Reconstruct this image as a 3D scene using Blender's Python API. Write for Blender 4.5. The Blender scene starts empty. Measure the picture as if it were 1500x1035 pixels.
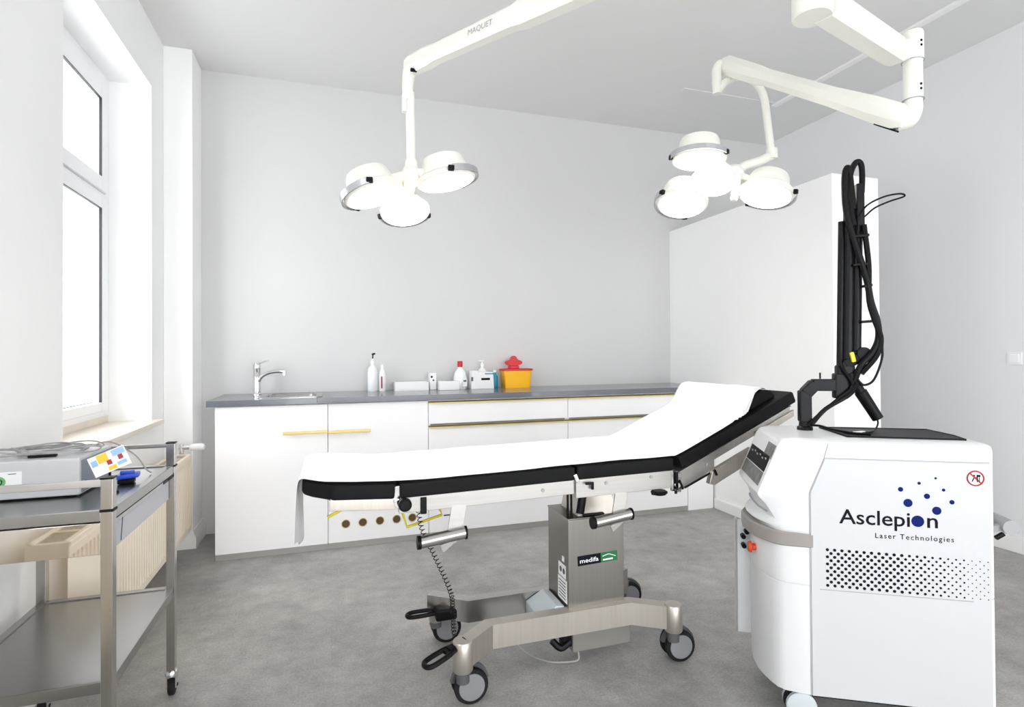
import bpy, bmesh, math, random
from mathutils import Vector as V, Matrix as MX
random.seed(4)
SC = bpy.context.scene
SKY_SIDE, SKY_REAR = 5.0, 7.0
COL = SC.collection
PI = math.pi

# ------------------------------------------------------------------ materials
def mat(name, col, rough=0.5, metal=0.0, emit=None, estr=0.0, noise=None, bump=None, spec=0.5, coat=0.0, alpha_trans=0.0, subs=0.0):
    m = bpy.data.materials.new(name); m.use_nodes = True
    nt = m.node_tree; b = nt.nodes['Principled BSDF']
    b.inputs['Base Color'].default_value = (*col, 1)
    b.inputs['Roughness'].default_value = rough
    b.inputs['Metallic'].default_value = metal
    b.inputs['Specular IOR Level'].default_value = spec
    b.inputs['Coat Weight'].default_value = coat
    if emit:
        b.inputs['Emission Color'].default_value = (*emit, 1); b.inputs['Emission Strength'].default_value = estr
    if alpha_trans:
        b.inputs['Transmission Weight'].default_value = alpha_trans
    if noise or bump:
        tc = nt.nodes.new('ShaderNodeTexCoord')
        mp = nt.nodes.new('ShaderNodeMapping'); nt.links.new(tc.outputs['Object'], mp.inputs[0])
    if noise:   # (scale xyz, amount, detail)
        sc, amt, det = noise
        mp.inputs['Scale'].default_value = sc
        n = nt.nodes.new('ShaderNodeTexNoise'); n.inputs['Scale'].default_value = 1.0; n.inputs['Detail'].default_value = det
        nt.links.new(mp.outputs[0], n.inputs['Vector'])
        r = nt.nodes.new('ShaderNodeMapRange')
        r.inputs['From Min'].default_value = .3; r.inputs['From Max'].default_value = .7
        r.inputs['To Min'].default_value = 1 - amt; r.inputs['To Max'].default_value = 1 + amt
        nt.links.new(n.outputs['Fac'], r.inputs['Value'])
        mx = nt.nodes.new('ShaderNodeVectorMath'); mx.operation = 'SCALE'
        mx.inputs[0].default_value = col
        nt.links.new(r.outputs[0], mx.inputs['Scale']); nt.links.new(mx.outputs[0], b.inputs['Base Color'])
        if metal > .5:
            r2 = nt.nodes.new('ShaderNodeMapRange'); r2.inputs['To Min'].default_value = rough * .93; r2.inputs['To Max'].default_value = rough * 1.08
            nt.links.new(n.outputs['Fac'], r2.inputs['Value']); nt.links.new(r2.outputs[0], b.inputs['Roughness'])
    if bump:    # (scale, strength)
        n2 = nt.nodes.new('ShaderNodeTexNoise'); n2.inputs['Scale'].default_value = bump[0]; n2.inputs['Detail'].default_value = 4
        nt.links.new(tc.outputs['Object'], n2.inputs['Vector'])
        bp = nt.nodes.new('ShaderNodeBump'); bp.inputs['Strength'].default_value = bump[1]; bp.inputs['Distance'].default_value = .003
        nt.links.new(n2.outputs['Fac'], bp.inputs['Height']); nt.links.new(bp.outputs[0], b.inputs['Normal'])
    return m

def srgb(r, g, b):
    f = lambda c: (c / 255 / 12.92) if c / 255 <= .04045 else ((c / 255 + .055) / 1.055) ** 2.4
    return (f(r), f(g), f(b))

M = {}
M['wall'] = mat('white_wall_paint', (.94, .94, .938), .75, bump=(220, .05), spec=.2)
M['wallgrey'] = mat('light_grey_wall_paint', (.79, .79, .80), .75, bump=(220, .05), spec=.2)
M['wallback'] = mat('toned_down_wall_paint', (.655, .653, .65), .75, bump=(220, .05), spec=.2)  # white wall darkened in its colour to even out the light on it
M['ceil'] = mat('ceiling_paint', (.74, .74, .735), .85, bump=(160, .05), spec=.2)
M['wood_white'] = mat('white_gloss_trim', (.88, .88, .87), .35)
M['pvc'] = mat('white_window_pvc', (.88, .89, .90), .3)
M['gasket'] = mat('black_rubber_gasket', (.012, .013, .016), .5)
M['sill'] = mat('beige_sill_stone', (.78, .71, .62), .3, noise=((6, 6, 6), .06, 5))
M['rad'] = mat('cream_radiator_enamel', (.90, .80, .655), .35)
M['radgrill'] = mat('radiator_grille', (.40, .34, .26), .5, noise=((240, 240, 240), .5, 1))
M['cab'] = mat('white_cabinet_lacquer', (.935, .93, .94), .32)
M['carc'] = mat('cabinet_gap_grey', (.30, .30, .31), .6)
M['gold'] = mat('brushed_gold', (.62, .47, .17), .32, .85)
M['goldline'] = mat('gold_edge_profile', (.66, .53, .20), .4, .3)
M['top'] = mat('slate_grey_worktop', srgb(98, 101, 110), .24, noise=((30, 30, 30), .05, 4), spec=.9, coat=.3)
M['plinth'] = mat('grey_plinth', (.40, .39, .37), .4, .3)
M['steel'] = mat('brushed_stainless', (.44, .42, .39), .22, 1.0, noise=((160, 160, 2), .05, 3))
M['steelh'] = mat('brushed_stainless_horizontal', (.47, .46, .44), .26, 1.0, noise=((3, 120, 3), .10, 3))
M['steeld'] = mat('dark_brushed_steel', (.31, .295, .272), .30, 1.0, noise=((170, 170, 2.5), .04, 3))
M['shelf'] = mat('worn_steel_shelf', (.34, .335, .325), .27, 1.0)
M['mirror'] = mat('polished_steel', (.70, .66, .60), .04, 1.0)
M['alu'] = mat('satin_aluminium', (.46, .445, .425), .42, .8, noise=((4, 4, 90), .05, 3))
M['beigem'] = mat('satin_champagne_metal', (.54, .50, .45), .36, .8, noise=((90, 4, 4), .05, 3))
M['chrome'] = mat('chrome', (.78, .78, .79), .08, 1.0)
M['black'] = mat('black_vinyl', (.006, .006, .0065), .6, bump=(400, .10), spec=.15)
M['blackp'] = mat('black_plastic', (.005, .005, .0055), .45, spec=.16)
M['blackm'] = mat('black_metal', (.005, .005, .006), .38, spec=.2)
M['rubber'] = mat('black_rubber', (.012, .012, .013), .7, spec=.2)
M['casterg'] = mat('dark_grey_caster_plastic', (.09, .09, .095), .5)
M['wheel'] = mat('grey_wheel_disc', (.24, .24, .25), .45)
M['greyp'] = mat('grey_plastic', (.33, .335, .34), .45)
M['pale'] = mat('pale_blue_grey_plastic', (.55, .60, .62), .4)
M['beige'] = mat('beige_plastic', (.22, .21, .19), .4)
M['paper'] = mat('white_paper', (.93, .93, .93), .9, bump=(14, .25), spec=.1)
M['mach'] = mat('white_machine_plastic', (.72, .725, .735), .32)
M['machb'] = mat('toned_down_machine_panel', (.56, .57, .585), .36)  # same plastic as the body, darkened to offset the strong rear light
M['groove'] = mat('panel_gap_grey', (.36, .37, .39), .6)
M['band'] = mat('taupe_bumper', (.30, .275, .26), .42)
M['navy'] = mat('navy_print', srgb(18, 32, 98), .6, spec=.08)
M['ink'] = mat('dark_print', (.008, .009, .014), .6, spec=.08)
M['inkgrey'] = mat('grey_print', (.10, .105, .12), .5)
M['red'] = mat('red_plastic', srgb(205, 20, 38), .4)
M['redsign'] = mat('red_print', srgb(168, 22, 36), .5)
M['orange'] = mat('orange_red_plastic', srgb(220, 70, 25), .4)
M['yellow'] = mat('yellow_plastic', srgb(255, 190, 12), .4)
M['yellowm'] = mat('yellow_enamel', srgb(222, 205, 40), .4)
M['green'] = mat('green_print', srgb(20, 110, 62), .5)
M['lightgreen'] = mat('light_green_print', srgb(120, 180, 120), .5)
M['white'] = mat('white_plastic', (.86, .86, .86), .4)
M['label'] = mat('white_label', (.88, .88, .88), .5)
M['clear'] = mat('translucent_bottle_plastic', (.88, .90, .92), .25)
M['teal'] = mat('teal_plastic', srgb(30, 150, 180), .4)
M['lightblue'] = mat('light_blue_print', srgb(150, 185, 230), .5)
M['blue'] = mat('blue_plastic', srgb(25, 70, 190), .35)
M['lampw'] = mat('cream_white_lamp_enamel', (.80, .795, .735), .3)
M['lens'] = mat('lit_lamp_lens', (.9, .9, .88), .3, emit=(1, .965, .90), estr=10)
M['hubglow'] = mat('lit_warm_hub_lens', (.9, .7, .5), .3, emit=(1, .62, .30), estr=2.2)
M['silver'] = mat('silver_lamp_rail', (.62, .63, .66), .25, .9)
M['box'] = mat('light_grey_case', (.58, .585, .60), .45, bump=(300, .1))
M['boxside'] = mat('blue_grey_case_end', (.22, .25, .30), .45)
M['cable'] = mat('grey_cable', (.36, .35, .35), .5)
M['tray'] = mat('grey_drawer_side', (.50, .50, .54), .5)
M['screen'] = mat('dark_screen', (.010, .011, .012), .5, noise=((60, 60, 60), .5, 3), spec=.1)
M['screeng'] = mat('grey_membrane_panel', (.16, .16, .155), .5, noise=((40, 40, 40), .35, 4))
M['prow'] = mat('brown_hole_lining', (.10, .06, .025), .6)

def paper_translucent():
    m = M['paper']; nt = m.node_tree; b = nt.nodes['Principled BSDF']; o = nt.nodes['Material Output']
    t = nt.nodes.new('ShaderNodeBsdfTranslucent'); t.inputs['Color'].default_value = (.9, .92, .95, 1); mx = nt.nodes.new('ShaderNodeMixShader'); mx.inputs[0].default_value = .12
    nt.links.new(b.outputs[0], mx.inputs[1]); nt.links.new(t.outputs[0], mx.inputs[2]); nt.links.new(mx.outputs[0], o.inputs['Surface'])
paper_translucent()
def floor_material():
    m = bpy.data.materials.new('grey_mottled_vinyl'); m.use_nodes = True
    nt = m.node_tree; b = nt.nodes['Principled BSDF']; L = nt.links.new
    tc = nt.nodes.new('ShaderNodeTexCoord')
    def noise(s, d, rgh=.6):
        n = nt.nodes.new('ShaderNodeTexNoise'); n.inputs['Scale'].default_value = s; n.inputs['Detail'].default_value = d
        n.inputs['Roughness'].default_value = rgh
        L(tc.outputs['Object'], n.inputs['Vector']); return n
    a = noise(2.2, 6); c = noise(11, 8, .7); e = noise(120, 4, .8)
    br = nt.nodes.new('ShaderNodeTexBrick'); br.offset = .5
    br.inputs['Scale'].default_value = 1.0; br.inputs['Brick Width'].default_value = .91; br.inputs['Row Height'].default_value = .455
    br.inputs['Mortar Size'].default_value = .0012; br.inputs['Mortar Smooth'].default_value = .2
    br.inputs['Color1'].default_value = (.96, .965, .97, 1); br.inputs['Color2'].default_value = (1.04, 1.03, 1.015, 1); br.inputs['Mortar'].default_value = (.90, .90, .90, 1)
    L(tc.outputs['Object'], br.inputs['Vector'])
    def rng(n, lo, hi):
        r = nt.nodes.new('ShaderNodeMapRange'); r.inputs['From Min'].default_value = .3; r.inputs['From Max'].default_value = .7
        r.inputs['To Min'].default_value = lo; r.inputs['To Max'].default_value = hi
        L(n.outputs['Fac'], r.inputs['Value']); return r.outputs[0]
    def mul(x, y):
        q = nt.nodes.new('ShaderNodeMath'); q.operation = 'MULTIPLY'; L(x, q.inputs[0]); L(y, q.inputs[1]); return q.outputs[0]
    f = mul(mul(rng(a, .78, 1.22), rng(c, .82, 1.18)), rng(e, .74, 1.26))
    v = nt.nodes.new('ShaderNodeVectorMath'); v.operation = 'SCALE'; L(br.outputs['Color'], v.inputs[0]); L(f, v.inputs['Scale'])
    v2 = nt.nodes.new('ShaderNodeVectorMath'); v2.operation = 'MULTIPLY'; L(v.outputs[0], v2.inputs[0]); v2.inputs[1].default_value = (.345, .335, .32)
    L(v2.outputs[0], b.inputs['Base Color'])
    b.inputs['Roughness'].default_value = .48; b.inputs['Specular IOR Level'].default_value = .4
    return m
M['floor'] = floor_material()

def glass_material():
    m = bpy.data.materials.new('window_glass'); m.use_nodes = True
    nt = m.node_tree; nt.nodes.clear(); L = nt.links.new
    o = nt.nodes.new('ShaderNodeOutputMaterial'); mx = nt.nodes.new('ShaderNodeMixShader')
    t = nt.nodes.new('ShaderNodeBsdfTransparent'); g = nt.nodes.new('ShaderNodeBsdfGlossy'); g.inputs['Roughness'].default_value = .02
    t.inputs['Color'].default_value = (.97, .985, 1, 1)
    f = nt.nodes.new('ShaderNodeLayerWeight'); f.inputs['Blend'].default_value = .5
    pw = nt.nodes.new('ShaderNodeMath'); pw.operation = 'POWER'; L(f.outputs['Facing'], pw.inputs[0]); pw.inputs[1].default_value = 4
    f = nt.nodes.new('ShaderNodeMath'); f.operation = 'MULTIPLY_ADD'; L(pw.outputs[0], f.inputs[0]); f.inputs[1].default_value = .5; f.inputs[2].default_value = .04
    L(f.outputs[0], mx.inputs[0]); L(t.outputs[0], mx.inputs[1]); L(g.outputs[0], mx.inputs[2]); L(mx.outputs[0], o.inputs[0])
    return m
M['glass'] = glass_material()

# ------------------------------------------------------------------ mesh builder
def frame_axes(d, up=V((0, 0, 1))):
    d = V(d).normalized()
    if abs(d.dot(up)) > .98: up = V((0, 1, 0))
    s = d.cross(up).normalized(); u = s.cross(d).normalized()
    return d, s, u

def spline(pts, n=6):
    P = [V(p) for p in pts]
    if len(P) < 3: return P
    out = []
    for i in range(len(P) - 1):
        p0 = P[i - 1] if i else P[0] * 2 - P[1]; p1 = P[i]; p2 = P[i + 1]
        p3 = P[i + 2] if i + 2 < len(P) else P[-1] * 2 - P[-2]
        for k in range(n):
            t = k / n
            out.append(.5 * ((2 * p1) + (p2 - p0) * t + (2 * p0 - 5 * p1 + 4 * p2 - p3) * t * t + (3 * p1 - p0 - 3 * p2 + p3) * t ** 3))
    out.append(P[-1]); return out

class MB:
    def __init__(s): s.bm = bmesh.new(); s.mi = 0; s.bev = False
    def _add(s, b, xf=None):
        if xf is not None: bmesh.ops.transform(b, matrix=xf, verts=b.verts)
        for f in b.faces: f.material_index = s.mi
        me = bpy.data.meshes.new('tmp'); b.to_mesh(me); b.free(); s.bm.from_mesh(me); bpy.data.meshes.remove(me); return s
    def m(s, i): s.mi = i; return s
    def box(s, x0, x1, y0, y1, z0, z1, bev=0, seg=2, xf=None):
        b = bmesh.new(); bmesh.ops.create_cube(b, size=1)
        for v in b.verts: v.co = V(((x0 + x1) / 2 + v.co.x * (x1 - x0), (y0 + y1) / 2 + v.co.y * (y1 - y0), (z0 + z1) / 2 + v.co.z * (z1 - z0)))
        if bev: s.bev = True; bmesh.ops.bevel(b, geom=list(b.edges), offset=bev, segments=seg, affect='EDGES', profile=.5)
        return s._add(b, xf)
    def obox(s, p0, p1, w, h, bev=0, up=V((0, 0, 1))):
        p0, p1 = V(p0), V(p1); d, sd, u = frame_axes(p1 - p0, V(up)); L = (p1 - p0).length
        xf = MX.Translation((p0 + p1) / 2) @ MX((d, sd, u)).transposed().to_4x4()
        return s.box(-L / 2, L / 2, -w / 2, w / 2, -h / 2, h / 2, bev, 2, xf)
    def rings(s, rings, cap=True, closed=True):
        b = bmesh.new(); R = [[b.verts.new(p) for p in r] for r in rings]; n = len(R[0])
        for i in range(len(R) - 1):
            for k in range(n if closed else n - 1):
                a = [R[i][k], R[i][(k + 1) % n], R[i + 1][(k + 1) % n], R[i + 1][k]]
                b.faces.new(a)
        if cap: b.faces.new(R[0][::-1]); b.faces.new(R[-1])
        return s._add(b)
    def cyl(s, p0, p1, r0, r1=None, seg=20, cap=True):
        r1 = r0 if r1 is None else r1; p0, p1 = V(p0), V(p1); d, sd, u = frame_axes(p1 - p0)
        rg = [[p + (sd * math.cos(2 * PI * k / seg) + u * math.sin(2 * PI * k / seg)) * r for k in range(seg)] for p, r in ((p0, r0), (p1, r1))]
        return s.rings(rg, cap)
    def lathe(s, prof, c=(0, 0, 0), axis=(0, 0, 1), seg=24):
        c = V(c); d, sd, u = frame_axes(axis)
        rg = [[c + d * z + (sd * math.cos(2 * PI * k / seg) + u * math.sin(2 * PI * k / seg)) * max(r, 1e-4) for k in range(seg)] for r, z in prof]
        return s.rings(rg)
    def tube(s, pts, r, seg=8, sm=6, rr=None):
        P = spline(pts, sm) if sm else [V(p) for p in pts]
        d0, sd, u = frame_axes(P[1] - P[0]); rg = []; prev = d0
        for i, p in enumerate(P):
            d = (P[min(i + 1, len(P) - 1)] - P[max(i - 1, 0)]).normalized()
            q = prev.rotation_difference(d); sd = q @ sd; u = q @ u; prev = d
            R = r if rr is None else r + (rr - r) * i / (len(P) - 1)
            rg.append([p + (sd * math.cos(2 * PI * k / seg) + u * math.sin(2 * PI * k / seg)) * R for k in range(seg)])
        return s.rings(rg)
    def prism(s, poly, o, ax, ay, n, h, bev=0):
        o, ax, ay, n = V(o), V(ax), V(ay), V(n)
        b = bmesh.new(); lo = [b.verts.new(o + ax * x + ay * y) for x, y in poly]; hi = [b.verts.new(v.co + n * h) for v in lo]
        k = len(poly)
        b.faces.new(lo[::-1]); b.faces.new(hi)
        for i in range(k): b.faces.new([lo[i], lo[(i + 1) % k], hi[(i + 1) % k], hi[i]])
        if bev:
            s.bev = True; bmesh.ops.recalc_face_normals(b, faces=b.faces)
            bmesh.ops.bevel(b, geom=list(b.edges), offset=bev, segments=2, affect='EDGES', profile=.5)
        return s._add(b)
    def grid(s, G):
        b = bmesh.new(); R = [[b.verts.new(p) for p in r] for r in G]
        for i in range(len(R) - 1):
            for k in range(len(R[0]) - 1): b.faces.new([R[i][k], R[i][k + 1], R[i + 1][k + 1], R[i + 1][k]])
        return s._add(b)
    def sphere(s, c, r, seg=16, sc=(1, 1, 1)):
        b = bmesh.new(); bmesh.ops.create_uvsphere(b, u_segments=seg, v_segments=seg // 2, radius=r)
        return s._add(b, MX.Translation(c) @ MX.Diagonal((*sc, 1)))
    def build(s, name, mats, parent=None, origin=None, ang=38, label=None):
        bm = s.bm
        bmesh.ops.recalc_face_normals(bm, faces=bm.faces)
        for f in bm.faces: f.smooth = True
        for e in bm.edges:
            if len(e.link_faces) == 2 and e.calc_face_angle(0) > math.radians(ang): e.smooth = False
        if origin is None: origin = ORIG.get(parent.name, V((0, 0, 0))) if parent else V((0, 0, 0))
        for v in bm.verts: v.co -= V(origin)
        me = bpy.data.meshes.new(name); bm.to_mesh(me); bm.free()
        for mm in (mats if isinstance(mats, (list, tuple)) else [mats]): me.materials.append(M[mm] if isinstance(mm, str) else mm)
        o = bpy.data.objects.new(name, me); COL.objects.link(o)
        if parent: o.parent = parent
        else: o.location = origin
        ORIG[o.name] = V(origin)
        if s.bev: wn = o.modifiers.new('WeightedNormal', 'WEIGHTED_NORMAL'); wn.keep_sharp = True; wn.weight = 90
        if label: o['label'] = label
        return o
def build_parts(mb, name, mats, parent, label=None):
    bm = mb.bm; bm.verts.index_update(); seen = set(); out = []
    for v in bm.verts:
        if v.index in seen: continue
        st = [v]; isl = []; seen.add(v.index)
        while st:
            q = st.pop(); isl.append(q)
            for e in q.link_edges:
                w2 = e.other_vert(q)
                if w2.index not in seen: seen.add(w2.index); st.append(w2)
        keep = set(isl); b = MB(); b.bev = mb.bev; mp = {q: b.bm.verts.new(q.co) for q in isl}
        for f in {f for q in isl for f in q.link_faces}: b.bm.faces.new([mp[q] for q in f.verts]).material_index = f.material_index
        out.append(b.build(name, mats, parent, label=label))
    bm.free(); return out
ORIG = {}

def thing(name, label, cat, loc, group=None, rotz=0, local=False):
    o = bpy.data.objects.new(name, None); COL.objects.link(o); o.location = loc; o.rotation_euler = (0, 0, rotz); o.empty_display_size = .05
    ORIG[o.name] = V((0, 0, 0)) if local else V(loc)
    o['label'] = label; o['category'] = cat
    if group: o['group'] = group
    return o
def tag(o, label, cat, group=None):
    o['label'] = label; o['category'] = cat
    if group: o['group'] = group
    return o
def struct(o, label=None):
    o['kind'] = 'structure'
    if label: o['label'] = label
    return o

def text_mesh(txt, o, right, up, height=None, width=None, depth=.0006, space=1.0, bold=0.0):
    cu = bpy.data.curves.new('txt', 'FONT'); cu.body = txt; cu.space_character = space; cu.offset = bold; cu.resolution_u = 3
    ob = bpy.data.objects.new('txt', cu); COL.objects.link(ob)
    dg = bpy.context.evaluated_depsgraph_get(); me = bpy.data.meshes.new_from_object(ob.evaluated_get(dg))
    bpy.data.objects.remove(ob); bpy.data.curves.remove(cu)
    xs = [v.co.x for v in me.vertices]; ys = [v.co.y for v in me.vertices]
    x0, x1 = min(xs), max(xs); sx = width / (x1 - x0) if width else None
    sy = height / .729 if height else sx            # cap height of the built-in face
    if sx is None: sx = sy
    right, up = V(right).normalized(), V(up).normalized(); n = right.cross(up)
    bm = bmesh.new(); bm.from_mesh(me); bpy.data.meshes.remove(me)
    for v in bm.verts: v.co = V(o) + right * ((v.co.x - x0) * sx) + up * (v.co.y * sy) + n * depth
    mb = MB(); mb._add(bm); return mb

def disc_mb(mb, c, r, n, h, seg=16):
    c = V(c); n = V(n).normalized(); return mb.cyl(c, c + n * h, r, r, seg)

# ------------------------------------------------------------------ room
XL, XR, YB, YR, ZC = -.981, 3.862, 4.205, -2.4, 3.118
WO = .46    # outer wall thickness on the window side
struct(MB().box(XL - WO, XR + .2, YR - .2, YB + .2, -.12, 0).build('floor', 'floor'), 'grey mottled vinyl floor')
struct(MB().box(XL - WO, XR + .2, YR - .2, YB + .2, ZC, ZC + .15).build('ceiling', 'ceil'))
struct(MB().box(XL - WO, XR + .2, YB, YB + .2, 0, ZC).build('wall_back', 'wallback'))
FILL_DOORS = [(-.75, .70), (.82, 2.27), (2.39, 3.78)]; RZ0, RZ1 = .05, 2.25  # unseen glazed doors added in the rear wall as frontal fill
mb = MB(); x = XL - WO
for a, b in FILL_DOORS:
    mb.box(x, a, YR - .2, YR, 0, ZC); mb.box(a, b, YR - .2, YR, 0, RZ0); mb.box(a, b, YR - .2, YR, RZ1, ZC); x = b
mb.box(x, XR + .2, YR - .2, YR, 0, ZC)
struct(mb.build('wall_rear', 'wall'))
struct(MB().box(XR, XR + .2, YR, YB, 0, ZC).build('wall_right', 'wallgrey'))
WZ0, WZ1 = .80, 2.755
WIN = [(2.584, 3.706), (-.12, 1.0)]
mb = MB(); y = YR
for a, b in sorted(WIN):
    mb.box(XL - WO, XL, y, a, 0, ZC); mb.box(XL - WO, XL, a, b, 0, WZ0); mb.box(XL - WO, XL, a, b, WZ1, ZC); y = b
mb.box(XL - WO, XL, y, YB, 0, ZC)
struct(mb.build('wall_left', 'wall'))
struct(MB().box(XL, -.82, 3.94, YB, 0, ZC, .006).build('wall_pier', 'wall'), 'narrow white wall pier in the corner beside the window')
PX0, PX1, PY0, PZ = 2.808, 3.172, 2.54, 2.246
struct(MB().box(PX0, PX1, PY0, YB, 0, PZ, .004).build('wall_partition', 'wall'), 'white partition wall standing below the ceiling at the counter end')
struct(MB().box(PX0 - .013, PX1 + .013, PY0 - .013, 3.62, 0, .075, .003).build('baseboard_partition', 'wood_white'))
struct(MB().box(XR - .015, XR, YR, YB, 0, .092, .004).build('baseboard_right', 'wood_white'))
struct(MB().box(XL, XL + .015, YR, 3.94, 0, .092, .004).build('baseboard_left', 'wood_white'))
mb = MB(); pr = [(0, 0), (.022, 0), (.022, .07), (.012, .085), (.008, .11), (0, .11)]
mb.prism(pr, (XL, 3.94, 0), (0, -1, 0), (0, 0, 1), (1, 0, 0), .161)
mb.prism(pr, (-.82, 3.918, 0), (1, 0, 0), (0, 0, 1), (0, 1, 0), .287)
struct(mb.build('baseboard_pier', 'wood_white'))
mb = MB().box(3.27, 3.318, YR, 3.50, ZC - .016, ZC, .003)
struct(MB().box(2.45, 3.27, 3.46, 3.50, ZC - .006, ZC, .002).build('trim_2', 'ceil'), 'faint ceiling channel branch running parallel to the back wall')
struct(mb.build('trim_1', 'wood_white'), 'white cable channel running along the ceiling')

def window(i, y0, y1):
    xf0, xf1 = -1.262, -1.189
    fw = .062; yi0, yi1 = y0 + fw, y1 - fw
    mb = MB()
    mb.box(xf0, xf1, y0, y0 + fw, .865, WZ1, .004).box(xf0, xf1, y1 - fw, y1, .865, WZ1, .004)
    mb.box(xf0, xf1, yi0, yi1, WZ1 - .062, WZ1, .004).box(xf0, xf1, yi0, yi1, .865, .895, .004).box(xf0, xf1, yi0, yi1, 2.062, 2.092, .004)
    root = struct(mb.build('window_%d' % i, 'pvc'), 'white plastic window with a fanlight over a tall pane')
    ORIG[root.name] = V((0, 0, 0))
    for (z0, z1) in ((.897, 2.06), (2.094, WZ1 - .064)):
        sw = .082; x0, x1 = xf0 + .01, xf1 + .014; a, b = yi0 + .002, yi1 - .002
        bt = .05 if z0 < 1 else .078
        m2 = MB().box(x0, x1, a, a + sw, z0, z1, .006).box(x0, x1, b - sw, b, z0, z1, .006)
        m2.box(x0, x1, a + sw, b - sw, z1 - (.095 if z0 > 1 else .062), z1, .006).box(x0, x1, a + sw, b - sw, z0, z0 + bt, .006)
        sash = m2.build('window_sash', 'pvc', root)
        ga, gb, g0, g1 = a + sw, b - sw, z0 + bt, z1 - (.095 if z0 > 1 else .062)
        t = .022; m3 = MB()
        m3.box(x1 - .014, x1 - .001, ga - .001, ga + .003, g0, g1).box(x1 - .014, x1 - .001, gb - .003, gb + .001, g0, g1)
        m3.box(x1 - .014, x1 - .001, ga + .003, gb - .003, g1 - .003, g1 + .001).box(x0 + .027, x0 + .033, ga + .003, gb - .003, g0, g0 + .003)
        m3.build('gasket', 'gasket', sash)
        MB().box(x0 + .022, x0 + .026, ga, gb, g0, g1).build('glass_pane', 'glass', sash)
    mb = MB().box(-1.26, XL + .052, y0 - .05, y1 + .05, .80, .828, .005)
    mb2 = MB().box(-1.26, XL, y0, y1, .80, .828, .002).box(XL, XL + .052, y0 - .05, y1 + .05, .80, .828, .006)
    mb.bm.free()
    mb2.build('window_sill', 'sill', root)
    MB().box(-1.25, -1.194, y0, y1, .828, .865, .002).build('sill_trim', 'sill', root)
window(1, *WIN[0]); window(2, *WIN[1])
for i, (a, b) in enumerate(FILL_DOORS):  # invented rear openings, placed to brighten surfaces that face the viewer
    y0, y1 = YR - .16, YR - .09; mid_ = (a + b) / 2
    mb = MB().box(a, a + .07, y0, y1, RZ0, RZ1, .004).box(b - .07, b, y0, y1, RZ0, RZ1, .004).box(a + .07, b - .07, y0, y1, RZ0, RZ0 + .07, .004).box(a + .07, b - .07, y0, y1, RZ1 - .07, RZ1, .004).box(mid_ - .045, mid_ + .045, y0, y1, RZ0 + .07, RZ1 - .07, .004)
    root = struct(mb.build('window_%d' % (i + 3), 'pvc'), 'added white two-pane glazed door behind the viewer for frontal fill light'); ORIG[root.name] = V((0, 0, 0))
    for g0, g1 in ((a + .07, mid_ - .045), (mid_ + .045, b - .07)): MB().box(g0, g1, y0 + .03, y0 + .034, RZ0 + .07, RZ1 - .07).build('glass_pane', 'glass', root)

def radiator(y0, y1, label):
    x0, x1, z0, z1 = -.915, -.798, .155, .605
    r = thing('radiator', label, 'radiator', ((x0 + x1) / 2, (y0 + y1) / 2, 0), 'radiators below the windows')
    mb = MB(); n = int((y1 - y0) / .033)
    prof = []
    for k in range(n):
        a = y0 + (y1 - y0) * k / n; b = y0 + (y1 - y0) * (k + 1) / n; w = b - a
        prof += [(a, 0), (a + w * .22, .009), (a + w * .78, .009)]
    prof += [(y1, 0), (y1, -.018), (y0, -.018)]
    mb.prism(prof, (x1 - .009, 0, z0), (0, 1, 0), (1, 0, 0), (0, 0, 1), z1 - z0 - .02)
    mb.box(x0, x0 + .018, y0, y1, z0, z1 - .02, .004)
    mb.box(x1 - .012, x1 + .001, y0, y1, z1 - .05, z1 - .018, .003).box(x1 - .012, x1 + .001, y0, y1, z0 - .002, z0 + .03, .003)
    mb.build('radiator_panel', 'rad', r)
    m2 = MB().box(x0, x1, y0 - .004, y0 + .006, z0, z1, .003).box(x0, x1, y1 - .006, y1 + .004, z0, z1, .003)
    build_parts(m2, 'side_cover', 'rad', r)
    m3 = MB().box(x0, x0 + .02, y0, y1, z1 - .02, z1, .003).box(x1 - .02, x1, y0, y1, z1 - .02, z1, .003)
    k = y0
    while k < y1 - .01:
        m3.box(x0 + .018, x1 - .018, k, k + .012, z1 - .016, z1 - .001); k += .24
    m3.box(x0, x1, y1 - .012, y1, z1 - .02, z1, .003)
    m3.build('top_frame', 'rad', r)
    MB().box(x0 + .018, x1 - .018, y0 + .01, y1 - .01, z1 - .014, z1 - .006).build('top_grille', 'radgrill', r)
    m4 = MB()
    for yy in (y0 + .2, y1 - .2): m4.box(XL, x0 + .002, yy - .015, yy + .015, z0 + .05, z1 - .06)
    build_parts(m4, 'bracket', 'rad', r)
    return r
R1 = radiator(2.45, 3.80, 'cream ribbed radiator below the window, behind the steel trolley')
m = MB().cyl((-.86, 3.80, .565), (-.86, 3.835, .565), .011).cyl((-.86, 3.835, .54), (-.86, 3.835, .66), .013).cyl((-.872, 3.835, .64), (-.815, 3.835, .64), .012)
m.build('valve_body', 'chrome', R1)
MB().lathe([(.014, 0), (.019, .006), (.022, .02), (.022, .06), (.018, .078), (.010, .082)], (-.815, 3.835, .64), (1, 0, 0)).build('thermostat_knob', 'white', R1)
R2 = radiator(-.16, 1.19, 'cream ribbed radiator nearer the viewer, seen mirrored in the trolley drawer front')

sw = thing('light_switch', 'small white square light switch on the right wall', 'switch', (XR, 2.238, 1.147))
MB().box(XR - .008, XR, 2.200, 2.276, 1.110, 1.185, .003).build('switch_plate', 'white', sw)
MB().box(XR - .013, XR - .007, 2.213, 2.263, 1.122, 1.173, .003).build('rocker', 'pvc', sw)

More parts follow.
